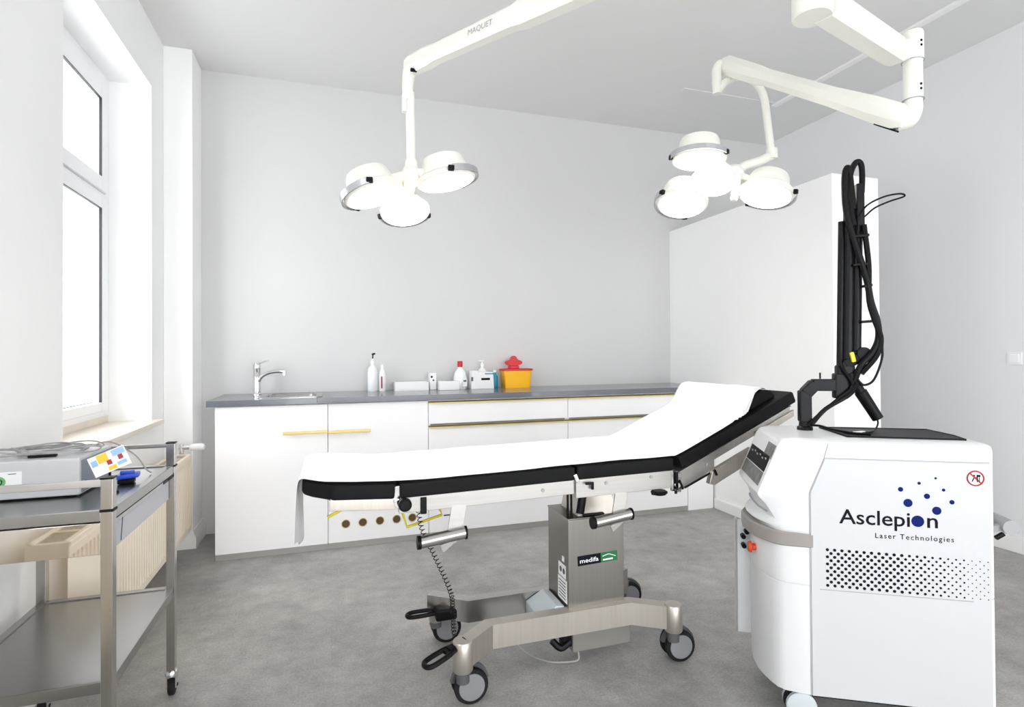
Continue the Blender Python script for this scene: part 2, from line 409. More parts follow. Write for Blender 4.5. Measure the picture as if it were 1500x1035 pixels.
# ------------------------------------------------------------------ counter
CF, CB = 3.625, YB - .003
G = 'base cabinets in the counter row'
def cabinet(x0, x1, label, name='base_cabinet', plinth=True):
    c = thing(name, label, 'cabinet', ((x0 + x1) / 2, (CF + CB) / 2, 0), G)
    x0 += .0004; x1 -= .0004
    m = MB().box(x0, x0 + .016, CF + .02, CB, .036, .895).box(x1 - .016, x1, CF + .02, CB, .036, .895)
    m.box(x0 + .016, x1 - .016, CF + .02, CB, .036, .052).box(x0 + .016, x1 - .016, CB - .008, CB, .052, .895).box(x0 + .016, x1 - .016, CF + .02, CF + .1, .875, .895)
    m.m(1).box(x0 + .016, x1 - .016, CF + .021, CF + .03, .052, .875)
    m.build('cabinet_body', ['cab', 'carc'], c)
    if plinth:
        MB().box(x0, x1, CF + .008, CF + .03, 0, .036, .001).build('plinth', 'plinth', c)
    return c
def bar_handle(x0, x1, z, parent):
    m = MB().box(x0, x1, CF - .032, CF - .024, z - .008, z + .008, .0015)
    for xx in (x0 + .035, x1 - .035): m.box(xx - .005, xx + .005, CF - .025, CF + .001, z - .005, z + .005)
    return m.build('handle', 'gold', parent, label='brushed gold bar handle')
c1 = cabinet(-.641, -.018, 'white base cabinet under the sink at the left end, one gold bar handle', 'sink_cabinet')
d = MB().box(-.6405, -.0205, CF, CF + .019, .038, .893, .0012).build('door', 'cab', c1)
bar_handle(-.272, -.0185, .727, d)
c2 = cabinet(-.018, .601, 'white base cabinet with five gold-rimmed holes low in its door')
d = MB().box(-.0155, .5985, CF, CF + .019, .038, .893, .0012).build('door', 'cab', c2)
bar_handle(-.0175, .236, .722, d)
for hx in (.086, .188, .292, .396, .495):
    m = MB().lathe([(.0262, 0), (.0262, .004), (.0225, .004), (.0225, .0012), (.0001, .0012)], (hx, CF, .149), (0, -1, 0), 24)
    rim = m.build('vent_hole', 'gold', d, label='round gold-rimmed vent hole')
    MB().cyl((hx, CF - .0008, .149), (hx, CF - .0022, .149), .0222, .0222, 24).build('hole_mesh', 'prow', rim)
def drawer_unit(x0, x1, label):
    c = cabinet(x0, x1, label, 'drawer_cabinet')
    for z0, z1 in ((.742, .880), (.395, .722), (.038, .388)):
        f = MB().box(x0 + .002, x1 - .002, CF, CF + .019, z0, z1, .0012).build('drawer_front', 'cab', c)
        if z0 > .39:
            m = MB().box(x0 + .002, x1 - .002, CF - .014, CF + .019, z1 + .0015, z1 + .0065).box(x0 + .002, x1 - .002, CF - .014, CF - .011, z1 - .006, z1 + .0065)
            m.build('handle', 'goldline', f, label='thin gold edge handle along the drawer top')
drawer_unit(.601, 1.585, 'wide white drawer cabinet with gold edge handles, left of the two')
drawer_unit(1.585, 2.565, 'white drawer cabinet with gold edge handles, partly behind the raised headrest')
fp = thing('filler_cabinet', 'narrow plain white counter end panel against the partition wall', 'cabinet', (2.687, 3.9, 0), G)
MB().box(2.568, PX0 - .0135, CF + .001, CF + .02, 0, .893, .0012).build('front_panel', 'cab', fp)
MB().box(2.568, 2.586, CF + .021, CB, 0, .893).build('side_panel', 'cab', fp)

SX0, SX1, SY0, SY1 = -.40, -.08, 3.71, 4.02
wt = MB()
wt.box(-.684, SX0, CF - .021, CB, .897, .933, .002).box(SX1, PX0 - .001, CF - .021, CB, .897, .933, .002)
wt.box(SX0, SX1, CF - .021, SY0, .897, .933, .002).box(SX0, SX1, SY1, CB, .897, .933, .002)
tag(wt.build('worktop', 'top', origin=(1.06, 3.9, .897)), 'long slate grey worktop over the white cabinets', 'worktop')
sk = thing('kitchen_sink', 'round-edged stainless steel sink set into the grey worktop', 'sink', (-.24, 3.865, .933))
def rr(x0, x1, y0, y1, r, z, n=5):
    out = []
    for cx, cy, a in ((x1 - r, y1 - r, 0), (x0 + r, y1 - r, 90), (x0 + r, y0 + r, 180), (x1 - r, y0 + r, 270)):
        for k in range(n + 1):
            t = math.radians(a + 90 * k / n); out.append(V((cx + r * math.cos(t), cy + r * math.sin(t), z)))
    return out
m = MB()
m.rings([rr(SX0 - .03, SX1 + .03, SY0 - .03, SY1 + .03, .05, .9335), rr(SX0 - .03, SX1 + .03, SY0 - .03, SY1 + .03, .05, .937), rr(SX0 + .008, SX1 - .008, SY0 + .008, SY1 - .008, .05, .938),
         rr(SX0 + .014, SX1 - .014, SY0 + .014, SY1 - .014, .05, .93), rr(SX0 + .03, SX1 - .03, SY0 + .03, SY1 - .03, .05, .79), rr(SX0 + .05, SX1 - .05, SY0 + .05, SY1 - .05, .05, .783)], cap=False)
b = bmesh.new(); b.faces.new([b.verts.new(p) for p in rr(SX0 + .05, SX1 - .05, SY0 + .05, SY1 - .05, .05, .783)]); m._add(b)
m.build('basin', 'steelh', sk)
MB().lathe([(.03, 0), (.03, .003), (.015, .002)], (-.24, 3.86, .784)).build('drain', 'chrome', sk)
fc = thing('faucet', 'chrome single-lever kitchen tap behind the sink', 'tap', (-.466, 4.06, .933))
MB().lathe([(.030, 0), (.030, .006), (.024, .012), (.0225, .10), (.022, .165), (.024, .17), (.024, .195), (.018, .208), (.004, .212)], (-.466, 4.06, .933)).build('tap_body', 'chrome', fc)
m = MB().tube([(-.455, 4.05, 1.025), (-.43, 4.035, 1.058), (-.38, 4.005, 1.082), (-.32, 3.966, 1.089), (-.285, 3.945, 1.085)], .012, 10).cyl((-.288, 3.947, 1.093), (-.288, 3.947, 1.064), .0135)
m.build('spout', 'chrome', fc)
MB().obox((-.475, 4.065, 1.130), (-.395, 4.02, 1.160), .018, .008, .003).build('lever', 'chrome', fc)

Z0 = .9332
# bottles and boxes on the worktop
def bottle(name, label, x, y, prof, matn, cat='bottle', grp=None):
    t = thing(name, label, cat, (x, y, Z0), grp)
    MB().lathe(prof, (x, y, Z0)).build('bottle_body', matn, t); return t
t = bottle('pump_bottle', 'tall clear white pump bottle with a small black nozzle on the worktop', .284, 4.10, [(.032, 0), (.036, .006), (.036, .135), (.030, .165), (.013, .185), (.013, .195)], 'clear')
MB().lathe([(.015, .193), (.015, .215), (.007, .222), (.005, .232)], (.284, 4.10, Z0)).build('collar', 'white', t)
m = MB().cyl((.284, 4.10, Z0 + .228), (.286, 4.10, Z0 + .258), .0045).obox((.280, 4.10, Z0 + .262), (.300, 4.085, Z0 + .268), .012, .012, .003)
m.build('pump_nozzle', 'blackp', t)
t = bottle('spray_bottle', 'slim white bottle with dark red lettering beside the tall pump bottle', .352, 4.10, [(.024, 0), (.026, .005), (.026, .115), (.018, .145), (.011, .152), (.011, .172)], 'white')
MB().lathe([(.0125, .170), (.0125, .186), (.006, .19)], (.352, 4.10, Z0)).build('bottle_cap', 'white', t)
MB().box(.339, .350, 4.0715, 4.0735, Z0 + .02, Z0 + .105).build('lettering_strip', mat('dark_red_print', srgb(150, 70, 80), .5, noise=((1, 1, 160), .9, 1)), t)
t = thing('storage_tray', 'long low white plastic tray against the back wall', 'tray', (.558, 4.12, Z0))
m = MB().box(.436, .678, 4.06, 4.18, Z0, Z0 + .004).box(.436, .440, 4.06, 4.18, Z0 + .004, Z0 + .06, .001).box(.674, .678, 4.06, 4.18, Z0 + .004, Z0 + .06, .001).box(.440, .674, 4.06, 4.064, Z0 + .004, Z0 + .06, .001).box(.440, .674, 4.176, 4.18, Z0 + .004, Z0 + .06, .001)
m.build('tray_shell', 'white', t)
t = thing('glove_carton', 'small upright white carton with a dark round mark on its front', 'box', (.715, 4.11, Z0))
MB().box(.690, .738, 4.08, 4.16, Z0, Z0 + .125, .004).build('carton', 'white', t)
m = MB(); disc_mb(m, (.703, 4.0803, Z0 + .095), .008, (0, -1, 0), .0008); m.build('printed_dot', 'ink', t)
m = MB(); disc_mb(m, (.716, 4.0803, Z0 + .07), .007, (0, -1, 0), .0008); m.build('printed_ring', 'inkgrey', t)
t = thing('tissue_box', 'low white tissue box in front of the red-capped bottle', 'box', (.815, 4.02, Z0))
MB().box(.742, .888, 3.985, 4.05, Z0, Z0 + .066, .004).build('carton', 'white', t)
MB().box(.79, .85, 4.0, 4.032, Z0 + .0655, Z0 + .0675).build('opening_slot', 'groove', t)
t = bottle('disinfectant_bottle', 'white bottle with a bright red cap on the worktop', .922, 4.11, [(.046, 0), (.049, .006), (.049, .085), (.040, .125), (.018, .155), (.018, .165)], 'clear')
MB().lathe([(.0195, .163), (.0195, .205), (.016, .208)], (.922, 4.11, Z0)).build('bottle_cap', 'red', t, label='bright red screw cap')
MB().box(.925, .962, 4.052, 4.0625, Z0 + .02, Z0 + .075, .001).build('bottle_label', 'label', t)
MB().box(.934, .956, 4.0508, 4.0525, Z0 + .055, Z0 + .068).build('printed_bar', 'inkgrey', t)
t = thing('wipes_dispenser', 'white disinfecting wipes box with a black bar on its front', 'dispenser', (1.07, 4.06, Z0))
m = MB(); m.prism([(0, 0), (.176, 0), (.17, .125), (.06, .125), (.05, .138), (.008, .138)], (.985, 4.02, Z0), (1, 0, 0), (0, 0, 1), (0, 1, 0), .09, .003)
m.build('dispenser_body', 'white', t)
MB().box(1.062, 1.128, 4.018, 4.0195, Z0 + .066, Z0 + .082).build('printed_bar', 'ink', t)
MB().box(1.09, 1.155, 4.018, 4.0195, Z0 + .108, Z0 + .117).build('printed_stripe', 'teal', t)
MB().box(.985, 1.0, 4.0185, 4.0198, Z0 + .06, Z0 + .09).build('printed_emblem', 'inkgrey', t)
t = bottle('soap_bottle', 'white pump bottle standing behind the wipes box', 1.105, 4.155, [(.03, 0), (.034, .005), (.034, .13), (.012, .155), (.012, .17)], 'white')
MB().lathe([(.014, .168), (.014, .185), (.005, .19), (.005, .205)], (1.105, 4.155, Z0)).obox((1.075, 4.145, Z0 + .208), (1.115, 4.16, Z0 + .208), .014, .01, .003).build('pump_head', 'white', t)
t = bottle('teal_bottle', 'small teal bottle between the wipes box and the yellow container', 1.198, 4.13, [(.022, 0), (.024, .004), (.024, .085), (.012, .105), (.011, .12)], 'teal')
MB().lathe([(.013, .118), (.013, .135), (.01, .137)], (1.198, 4.13, Z0)).build('bottle_cap', 'white', t)
t = thing('sharps_container', 'yellow sharps container with a red lobed lid on the worktop', 'container', (1.36, 4.1, Z0))
b0 = rr(1.262, 1.462, 4.055, 4.16, .012, Z0, 3); b1 = rr(1.250, 1.474, 4.045, 4.17, .014, Z0 + .132, 3)
MB().rings([b0, b1]).build('container_body', 'yellow', t)
MB().rings([rr(1.243, 1.481, 4.04, 4.175, .014, Z0 + .130, 3), rr(1.243, 1.481, 4.04, 4.175, .014, Z0 + .142, 3), rr(1.25, 1.474, 4.046, 4.168, .014, Z0 + .146, 3)]).build('container_rim', 'red', t)
m = MB()
pts = []
for k in range(48):
    a = 2 * PI * k / 48 + PI / 2; rad = 1 + .22 * math.cos(4 * (a - PI / 2)); pts.append((.055 * rad * math.cos(a), .043 * rad * math.sin(a)))
m.prism(pts, (1.342, 4.085, Z0 + .192), (1, 0, 0), (0, 0, 1), (0, 1, 0), .035, .003)
m.box(1.305, 1.378, 4.07, 4.135, Z0 + .142, Z0 + .168, .006)
m.lathe([(.006, 0), (.015, .004), (.015, .012), (.008, .016)], (1.342, 4.102, Z0 + .228))
m.build('lid', 'red', t, label='red lobed lid standing open')

# ------------------------------------------------------------------ operating table
T = thing('operating_table', 'black padded operating table on a stainless steel column and castors', 'operating table', (.97, 2.06, 0))
YN, YF = 1.81, 2.36
def prof_z(x):      # upholstery top height along the table
    K = [(-.12, .803), (.0, .800), (.2, .785), (.82, .797), (1.225, .803), (1.244, .803), (1.80, 1.045)]
    for (a, za), (b2, zb) in zip(K, K[1:]):
        if x <= b2: return za + (zb - za) * (x - a) / (b2 - a)
    return K[-1][1]
def pad(x0, x1, roundL=False):
    dx = V((x1 - x0, 0, prof_z(x1 - .002) - prof_z(x0 + .002))); L = dx.length; dx.normalize(); n = V((-dx.z, 0, dx.x)); w = YF - YN
    if roundL:
        hc_ = [(0, .12), (.008, .085), (.028, .055), (.095, .0)]
        poly = hc_ + [(L, 0), (L, w)] + [(a, w - c) for a, c in hc_[::-1]]
    else: poly = [(0, 0), (L, 0), (L, w), (0, w)]
    th = .049
    return MB().prism(poly, V((x0, YN, prof_z(x0 + .002))) - n * th, dx, (0, 1, 0), n, th, .009)
pad(-.088, .196, True).build('leg_cushion', 'black', T)
pad(.206, .819).build('lower_cushion', 'black', T)
pad(.826, 1.222).build('seat_cushion', 'black', T)
pad(1.240, 1.785).build('back_cushion', 'black', T)
# deck sheet and side rails under each cushion
def seg_frame(name, x0, x1, zt0, zt1, h, matn='alu', drop0=0.0):
    m = MB()
    for yy in (YN + .012, YF - .012 - .022):
        m.prism([(x0, zt0 - h), (x1, zt1 - h), (x1, zt1), (x0, zt0)], (0, yy, 0), (1, 0, 0), (0, 0, 1), (0, 1, 0), .022, .002)
    m.prism([(x0 + .003, zt0 + .001), (x1 - .003, zt1 + .001), (x1 - .003, zt1 + .006), (x0 + .003, zt0 + .006)], (0, YN + .006, 0), (1, 0, 0), (0, 0, 1), (0, 1, 0), YF - YN - .012)
    return m
seg_frame('leg_frame', -.005, .196, .747, .734, .033).build('leg_frame', 'beigem', T)
m = seg_frame('lower_frame', .206, .818, .733, .745, .046)
m.box(.206, .222, YN + .04, YF - .04, .695, .73).build('lower_frame', 'alu', T)
m = seg_frame('seat_frame', .826, 1.222, .745, .751, .062)
m.box(.84, .87, YN + .04, YF - .04, .69, .73).box(1.18, 1.21, YN + .04, YF - .04, .70, .735).build('seat_frame', 'alu', T)
dz = .435
m = MB()
for yy in (YN + .012, YF - .034):
    m.prism([(1.250, .742 - .062), (1.262, .742 - .064), (1.41, .742 + dz * .16 - .064), (1.41, .742 + dz * .16), (1.250, .742)], (0, yy, 0), (1, 0, 0), (0, 0, 1), (0, 1, 0), .022, .002)
    m.prism([(1.41, .742 + dz * .16 - .03), (1.78, .742 + dz * .53 - .03), (1.78, .742 + dz * .53), (1.41, .742 + dz * .16)], (0, yy, 0), (1, 0, 0), (0, 0, 1), (0, 1, 0), .022, .002)
m.prism([(1.25, .743), (1.78, .743 + dz * .53), (1.78, .748 + dz * .53), (1.25, .748)], (0, YN + .006, 0), (1, 0, 0), (0, 0, 1), (0, 1, 0), YF - YN - .012)
m.build('back_frame', 'alu', T)
m = MB()
for yy in (YN - .004, YF - .02):
    m.prism([(1.375, .694), (1.40, .688), (1.60, .778), (1.575, .822), (1.39, .742)], (0, yy, 0), (1, 0, 0), (0, 0, 1), (0, 1, 0), .024, .003)
    m.prism([(1.60, .85), (1.79, .935), (1.79, .962), (1.60, .88)], (0, yy + .005, 0), (1, 0, 0), (0, 0, 1), (0, 1, 0), .014, .003)
build_parts(m, 'accessory_rail', 'beigem', T)
# hinges
for yy in (YN - .002, YF - .03):
    MB().obox((.196, yy + .016, .775), (.206, yy + .016, .718), .03, .014, .002).cyl((.203, yy, .722), (.203, yy + .03, .722), .013).build('hinge', 'chrome', T)
    MB().obox((.817, yy + .016, .77), (.829, yy + .016, .742), .03, .014, .002).build('hinge', 'chrome', T)
    MB().obox((1.226, yy + .012, .752), (1.226, yy + .012, .678), .024, .012, .002).obox((1.246, yy + .012, .745), (1.243, yy + .012, .672), .024, .012, .002).cyl((1.236, yy - .004, .70), (1.236, yy + .03, .70), .009).build('hinge', 'chrome', T)
m = MB()
for xx, zz in ((1.226, .676), (1.231, .69)): m.box(xx - .004, xx + .004, YN - .006, YN, zz - .006, zz + .06 if zz > .68 else zz + .006)
m.obox((1.262, YN - .006, .690), (1.375, YN - .006, .736), .006, .006)
m.obox((1.24, YN - .004, .72), (1.256, YN - .004, .685), .006, .008)
m.box(.858, .888, YN - .004, YN + .004, .731, .739).box(.88, .888, YN - .004, YN + .004, .713, .735).obox((1.395, YN - .008, .748), (1.405, YN - .008, .727), .008, .007)
build_parts(m, 'locking_lever', 'blackp', T)
m = MB()
for xx, zz in ((.945, .728), (1.13, .737), (1.375, .765), (.70, .722)): disc_mb(m, (xx, YN + .0125, zz), .0065, (0, -1, 0), .003, 12)
build_parts(m, 'rail_screw', 'greyp', T)
m = MB().cyl((.222, YN - .028, .722), (.222, YN + .012, .722), .007).lathe([(.012, 0), (.021, .004), (.021, .016), (.015, .022)], (.222, YN - .008, .722), (0, -1, 0)); m.build('clamp_knob', 'blackp', T)
m = MB().lathe([(.012, 0), (.026, .004), (.03, .011), (.026, .018), (.012, .02)], (1.158, YN + .005, .668)).cyl((1.158, YN + .02, .675), (1.158, YN + .02, .69), .006).obox((1.125, YN + .0, .678), (1.19, YN + .0, .678), .014, .012, .004); m.build('clamp_knob', 'blackp', T)
# hanging tube handles
def tube_handle(x0, x1, z0, z1, xs, zs):
    st = MB().obox((xs + .016, YN + .015, zs), (xs, YN + .012, (z0 + z1) / 2 + .01), .006, .05, .001, up=(1, 0, 0)).build('hanger_strap', 'alu', T)
    m = MB().cyl((x0 + .012, YN, z0), (x1 - .006, YN, z1), .0195)
    m.prism([(x0 + .075, z0 - .017), (x0 + .085, z0 - .042), (x1 - .02, z1 - .018)], (0, YN + .002, 0), (1, 0, 0), (0, 0, 1), (0, 1, 0), .006)
    h = m.build('tube_handle', 'steelh', T)
    build_parts(MB().cyl((x0, YN, z0), (x0 + .012, YN, z0), .0215).cyl((x1 - .006, YN, z1), (x1, YN, z1), .0215), 'end_cap', 'blackp', h)
tube_handle(.262, .425, .592, .609, .388, .70)
tube_handle(.880, 1.040, .594, .612, .992, .69)
# yellow bent brackets
MB().tube([(.232, 1.98, .700), (.234, 1.98, .655), (.252, 1.98, .594), (.375, 1.98, .625), (.366, 1.98, .650), (.352, 1.98, .700)], .0052, 8, 0).build('release_bracket', 'yellowm', T, label='yellow bent metal bracket')
MB().tube([(.045, 2.0, .715), (.042, 2.0, .672), (-.012, 2.0, .648)], .0052, 8, 0).build('release_bracket', 'yellowm', T, label='yellow bent metal bracket')
MB().tube([(.38, 1.97, .625), (.42, 1.97, .628), (.436, 1.96, .66)], .0022, 6).build('thin_wire', 'blackp', T)
# coiled cable
ctl = spline([(.283, 1.95, .69), (.300, 1.95, .59), (.345, 1.95, .49), (.399, 1.95, .36), (.415, 1.99, .27), (.43, 2.02, .16), (.47, 2.00, .12), (.52, 2.0, .09)], 8)
L = [0]
for a, b2 in zip(ctl, ctl[1:]): L.append(L[-1] + (b2 - a).length)
pts = []; N = 46 * 8
for k in range(N + 1):
    s = L[-1] * k / N; i = max(j for j in range(len(L)) if L[j] <= s + 1e-9); i = min(i, len(ctl) - 2)
    p = ctl[i].lerp(ctl[i + 1], (s - L[i]) / (L[i + 1] - L[i])); d2, sd, u = frame_axes(ctl[i + 1] - ctl[i], V((0, 1, 0))); a = 2 * PI * k / 8
    pts.append(p + (sd * math.cos(a) + u * math.sin(a)) * .008)
MB().tube(pts, .0016, 5, 0).build('coiled_cable', 'blackp', T)
MB().box(.275, .295, YN + .005, YN + .035, .68, .735, .003).build('cable_socket', 'blackp', T)
# column
CX0, CX1, CY0, CY1, CZ0, CZ1 = .850, 1.086, 1.95, 2.156, .226, .566
cm = MB().box(CX0, CX1, CY0, CY1, CZ0, CZ1, .004)
cm.box(CX0 - .002, CX1 + .002, CY0 - .002, CY1 + .002, CZ1, CZ1 + .006, .002)
colm = cm.build('column', 'steeld', T)
m = MB(); 
def fr(x0, x1, y0, y1, z): return [V((x0, y0, z)), V((x1, y0, z)), V((x1, y1, z)), V((x0, y1, z))]
m.rings([fr(CX0 + .05, CX1 - .01, CY0 + .02, CY1 - .02, CZ1 + .006), fr(CX0 + .075, CX1 - .06, CY0 + .03, CY1 - .03, .69)])
m.build('column_neck', 'beigem', T)
m = MB().cyl((.862, CY0 + .03, .572), (.862, CY0 + .03, .70), .0045).cyl((.877, CY0 + .03, .572), (.877, CY0 + .03, .70), .0045).cyl((.905, CY0 + .012, .585), (.925, CY0 + .016, .69), .016).box(CX0 + .07, CX1 - .08, CY0 + .006, CY0 + .05, CZ1 + .006, CZ1 + .014, .002)
build_parts(m, 'lift_rod', 'blackm', T)
ns = (0, -1, 0)
nm = MB().obox((.888, CY0 - .0008, .408), (.985, CY0 - .0008, .411), .0012, .037); nm.build('name_plate', 'ink', colm)
nm = MB().obox((.985, CY0 - .0008, .411), (1.056, CY0 - .0008, .4135), .0012, .037); nm.build('name_plate', 'green', colm)
text_mesh('medifa', (.897, CY0 - .0016, .400), V((1, 0, .03)), V((-.03, 0, 1)), height=.017, width=.078, bold=.012).build('plate_lettering', 'label', colm)
m = MB().tube([(.992, CY0 - .0016, .416), (1.015, CY0 - .0016, .422), (1.03, CY0 - .0016, .419), (1.048, CY0 - .0016, .412)], .0016, 6).obox((.994, CY0 - .0016, .402), (1.036, CY0 - .0016, .404), .001, .006)
m.build('plate_swoosh', 'label', colm)
m = MB().box(CX0 - .0012, CX0, 1.975, 2.045, .335, .385).box(CX0 - .0012, CX0, 1.965, 2.05, .245, .330).box(CX0 - .0012, CX0, 1.99, 2.01, .395, .415); build_parts(m, 'rating_plate', 'label', colm)
m = MB()
for k in range(6): m.box(CX0 - .0018, CX0 - .001, 1.975, 2.04, .255 + k * .012, .259 + k * .012)
for k in range(2): disc_mb(m, (CX0 - .0012, 1.992 + k * .03, .36), .011, (-1, 0, 0), .0006)
m.build('plate_print', 'inkgrey', colm)
# base frame
BZ0, BZ1 = .150, .235
def arm_chain(pts, w=.05): 
    m = MB(); zc = (BZ0 + BZ1) / 2; P = [V((x, y2, 0)) for x, y2 in pts]; Lf, Rt = [], []
    for i, p in enumerate(P):
        d1 = (P[i] - P[i - 1]).normalized() if i else (P[1] - P[0]).normalized(); d2 = (P[i + 1] - P[i]).normalized() if i + 1 < len(P) else d1
        n1 = V((-d1.y, d1.x, 0)); n2 = V((-d2.y, d2.x, 0)); n = (n1 + n2).normalized(); k = (w / 2) / max(.3, n.dot(n1)); Lf.append(p + n * k); Rt.append(p - n * k)
    m.rings([[V((a.x, a.y, BZ0)), V((b3.x, b3.y, BZ0)), V((b3.x, b3.y, BZ1)), V((a.x, a.y, BZ1))] for a, b3 in zip(Lf, Rt)])
    return m
YA, YZ = 1.945, 2.161
m = arm_chain([(.430, 1.856), (.535, YA), (1.105, YA), (1.232, 1.858)])
m.build('base_beam', 'beigem', T)
m = arm_chain([(.378, 2.262), (.515, YZ), (1.105, YZ), (1.245, 2.25)])
m.build('base_beam', 'steelh', T)
m = MB().box(.845, 1.09, YA + .026, YZ - .026, BZ0 + .01, BZ1 - .012); m.build('cross_member', 'steeld', T)
m = MB(); m.prism([(0, .0), (.10, 0), (.10, .088), (.07, .092), (0, .055)], (.742, YA + .027, .15), (1, 0, 0), (0, 0, 1), (0, 1, 0), YZ - YA - .054, .004); m.build('motor_cover', 'pale', T, label='pale grey plastic cover between the base beams')
m = MB().box(.876, 1.13, 1.975, 2.12, .048, .14, .012); m.build('battery_box', 'beige', T)
m = MB().tube([(.87, 1.99, .09), (.83, 1.985, .075), (.80, 2.0, .10)], .014, 8).box(.84, .885, 1.985, 2.03, .07, .12, .006); m.build('power_inlet', 'blackp', T)
MB().tube([(.90, 1.99, .07), (.905, 1.985, .02), (.87, 1.99, .012), (.80, 2.02, .009), (.74, 2.09, .012), (.70, 2.14, .05), (.70, 2.15, .15)], .0035, 6).build('power_cable', 'cable', T)
def caster(px, py, wx, wy, rz, pedal=None):
    post = MB().lathe([(.031, .138), (.034, .142), (.034, .236), (.031, .240), (.004, .2405)] if py < 2 else [(.027, .125), (.028, .1495)], (px, py, 0)).build('corner_post', 'beigem' if py < 2 else 'steelh', T)
    d = V((math.cos(rz), math.sin(rz), 0)); ax = V((-math.sin(rz), math.cos(rz), 0)); c = V((wx, wy, .0602))
    m = MB().cyl((px, py, .10), (px, py, .14), .022)
    m.obox(V((px, py, .118)), c + V((0, 0, .050)), .026, .026, .006)
    hood = []
    for k in range(9):
        t = math.radians(10 + 160 * k / 8); hood.append((.069 * math.cos(t), .069 * math.sin(t)))
    hood += [(.050 * math.cos(t), .050 * math.sin(t)) for t in [math.radians(170 - 160 * k / 8) for k in range(9)]]
    m.prism(hood, c - ax * .009, d, (0, 0, 1), ax, .018)
    cs = m.build('caster', 'casterg', post)
    for s in (-1, 1):
        a = c + ax * s * .011
        m = MB().lathe([(.046, 0), (.0585, .003), (.060, .008), (.060, .017), (.0575, .022), (.0455, .024)], a, ax * s, 32)
        m.m(1).lathe([(.0455, .0238), (.0445, .0262), (.03, .0285), (.004, .029)], a, ax * s, 32)
        m.build('caster_wheel', ['rubber', 'wheel'], post)
    if pedal:
        p0, p1 = V(pedal[0]), V(pedal[1]); dd, sd, u = frame_axes(p1 - p0); w = .021; L2 = (p1 - p0).length
        loop = [p0 - sd * w * .6, p0 + dd * L2 * .35 - sd * w, p0 + dd * L2 * .85 - sd * w, p1 - sd * w * .4, p1 + sd * w * .4, p0 + dd * L2 * .85 + sd * w, p0 + dd * L2 * .35 + sd * w, p0 + sd * w * .6]
        MB().tube(loop, .0085, 8, 4).obox(p0 - dd * .05, p0 + dd * .02, .03, .02, .005).obox(p0 + dd * L2 * .25 - sd * w, p0 + dd * L2 * .25 + sd * w, .012, .012).build('brake_pedal', 'blackp', post)
caster(.418, 1.845, .4545, 1.905, .02, ((.385, 1.838, .222), (.285, 1.80, .200)))
caster(1.240, 1.852, 1.290, 1.902, -.12)
caster(.400, 2.252, .456, 2.335, .02, ((.40, 2.215, .178), (.285, 2.235, .168)))
caster(1.240, 2.252, 1.335, 2.37, -.1)
MB().box(.385, .50, 2.165, 2.225, .155, .20, .01).build('brake_housing', 'blackp', T)
# head pillow under the sheet
pl = MB()
prf = [(.066 * math.cos(t), .052 * math.sin(t)) for t in [math.radians(180 * k / 14) for k in range(15)]]
dx = V((1, 0, .435)).normalized(); nn = V((-dx.z, 0, dx.x)); o = V((1.668, YN + .035, prof_z(1.668) + .0015))
pl.prism(prf, o, dx, nn, (0, 1, 0), YF - YN - .06, .006)
tag(pl.build('neck_pillow', 'black', origin=(1.655, 2.08, .98)), 'black half-round neck pillow under the white paper at the raised head end', 'pillow')
# paper sheet
def sheet():
    prof = [(-.103, .56), (-.103, .66), (-.103, .75), (-.100, .790), (-.088, .807), (-.06, .809), (.0, .806), (.1, .798), (.2, .791), (.4, .794), (.6, .798), (.82, .803), (1.0, .806), (1.2, .809), (1.245, .814), (1.35, .858), (1.45, .902), (1.53, .937), (1.565, .957), (1.592, .992), (1.612, 1.025), (1.632, 1.0445), (1.655, 1.0515), (1.677, 1.0515), (1.70, 1.043)]
    P = spline([(x, 0, z) for x, z in prof], 4); n = len(P); NT = 30; Gd = []
    for i, p in enumerate(P):
        row = []
        hang = max(0, min(1, (.79 - p.z) / .2)) if p.x < -.08 else 0
        for k in range(NT + 1):
            t = k / NT; y0 = YN + .008; y1 = YF - .012
            if p.x < .0:
                e = min(1, max(0, (0 - p.x) / .1)); y0 += .070 * e ** 2 * (1 - .5 * hang); y1 -= .075 * e ** 2
            y2 = y0 + (y1 - y0) * t
            q = p.copy()
            if p.x > 1.5 and t < .12:      # the near end of the sheet is cut off slanting
                lim = 1.57 + (1.71 - 1.57) * math.sin(t / .12 * PI / 2) ** 1.2; f = (p.x - 1.5) / (1.70 - 1.5); xx = 1.5 + (lim - 1.5) * f
                j = min(range(n), key=lambda a: abs(P[a].x - xx)); q = P[j].copy(); q.x = xx
            wr = .0016 * math.sin(y2 * 31 + q.x * 9) + .0012 * math.sin(y2 * 17 - q.x * 23)
            if hang: q.x += .006 * hang * math.sin(y2 * 26); q.z -= .045 * hang * math.sin(y2 * 9 + .6)
            row.append(V((q.x, y2, q.z + max(-.0004, wr) + .0008)))
        Gd.append(row)
    return MB().grid(Gd)
sh = sheet().build('paper_sheet', 'paper', origin=(.7, 2.08, .8), ang=80)
md = sh.modifiers.new('Solidify', 'SOLIDIFY'); md.thickness = .0012; md.offset = 1
tag(sh, 'white disposable paper sheet covering the operating table', 'sheet')

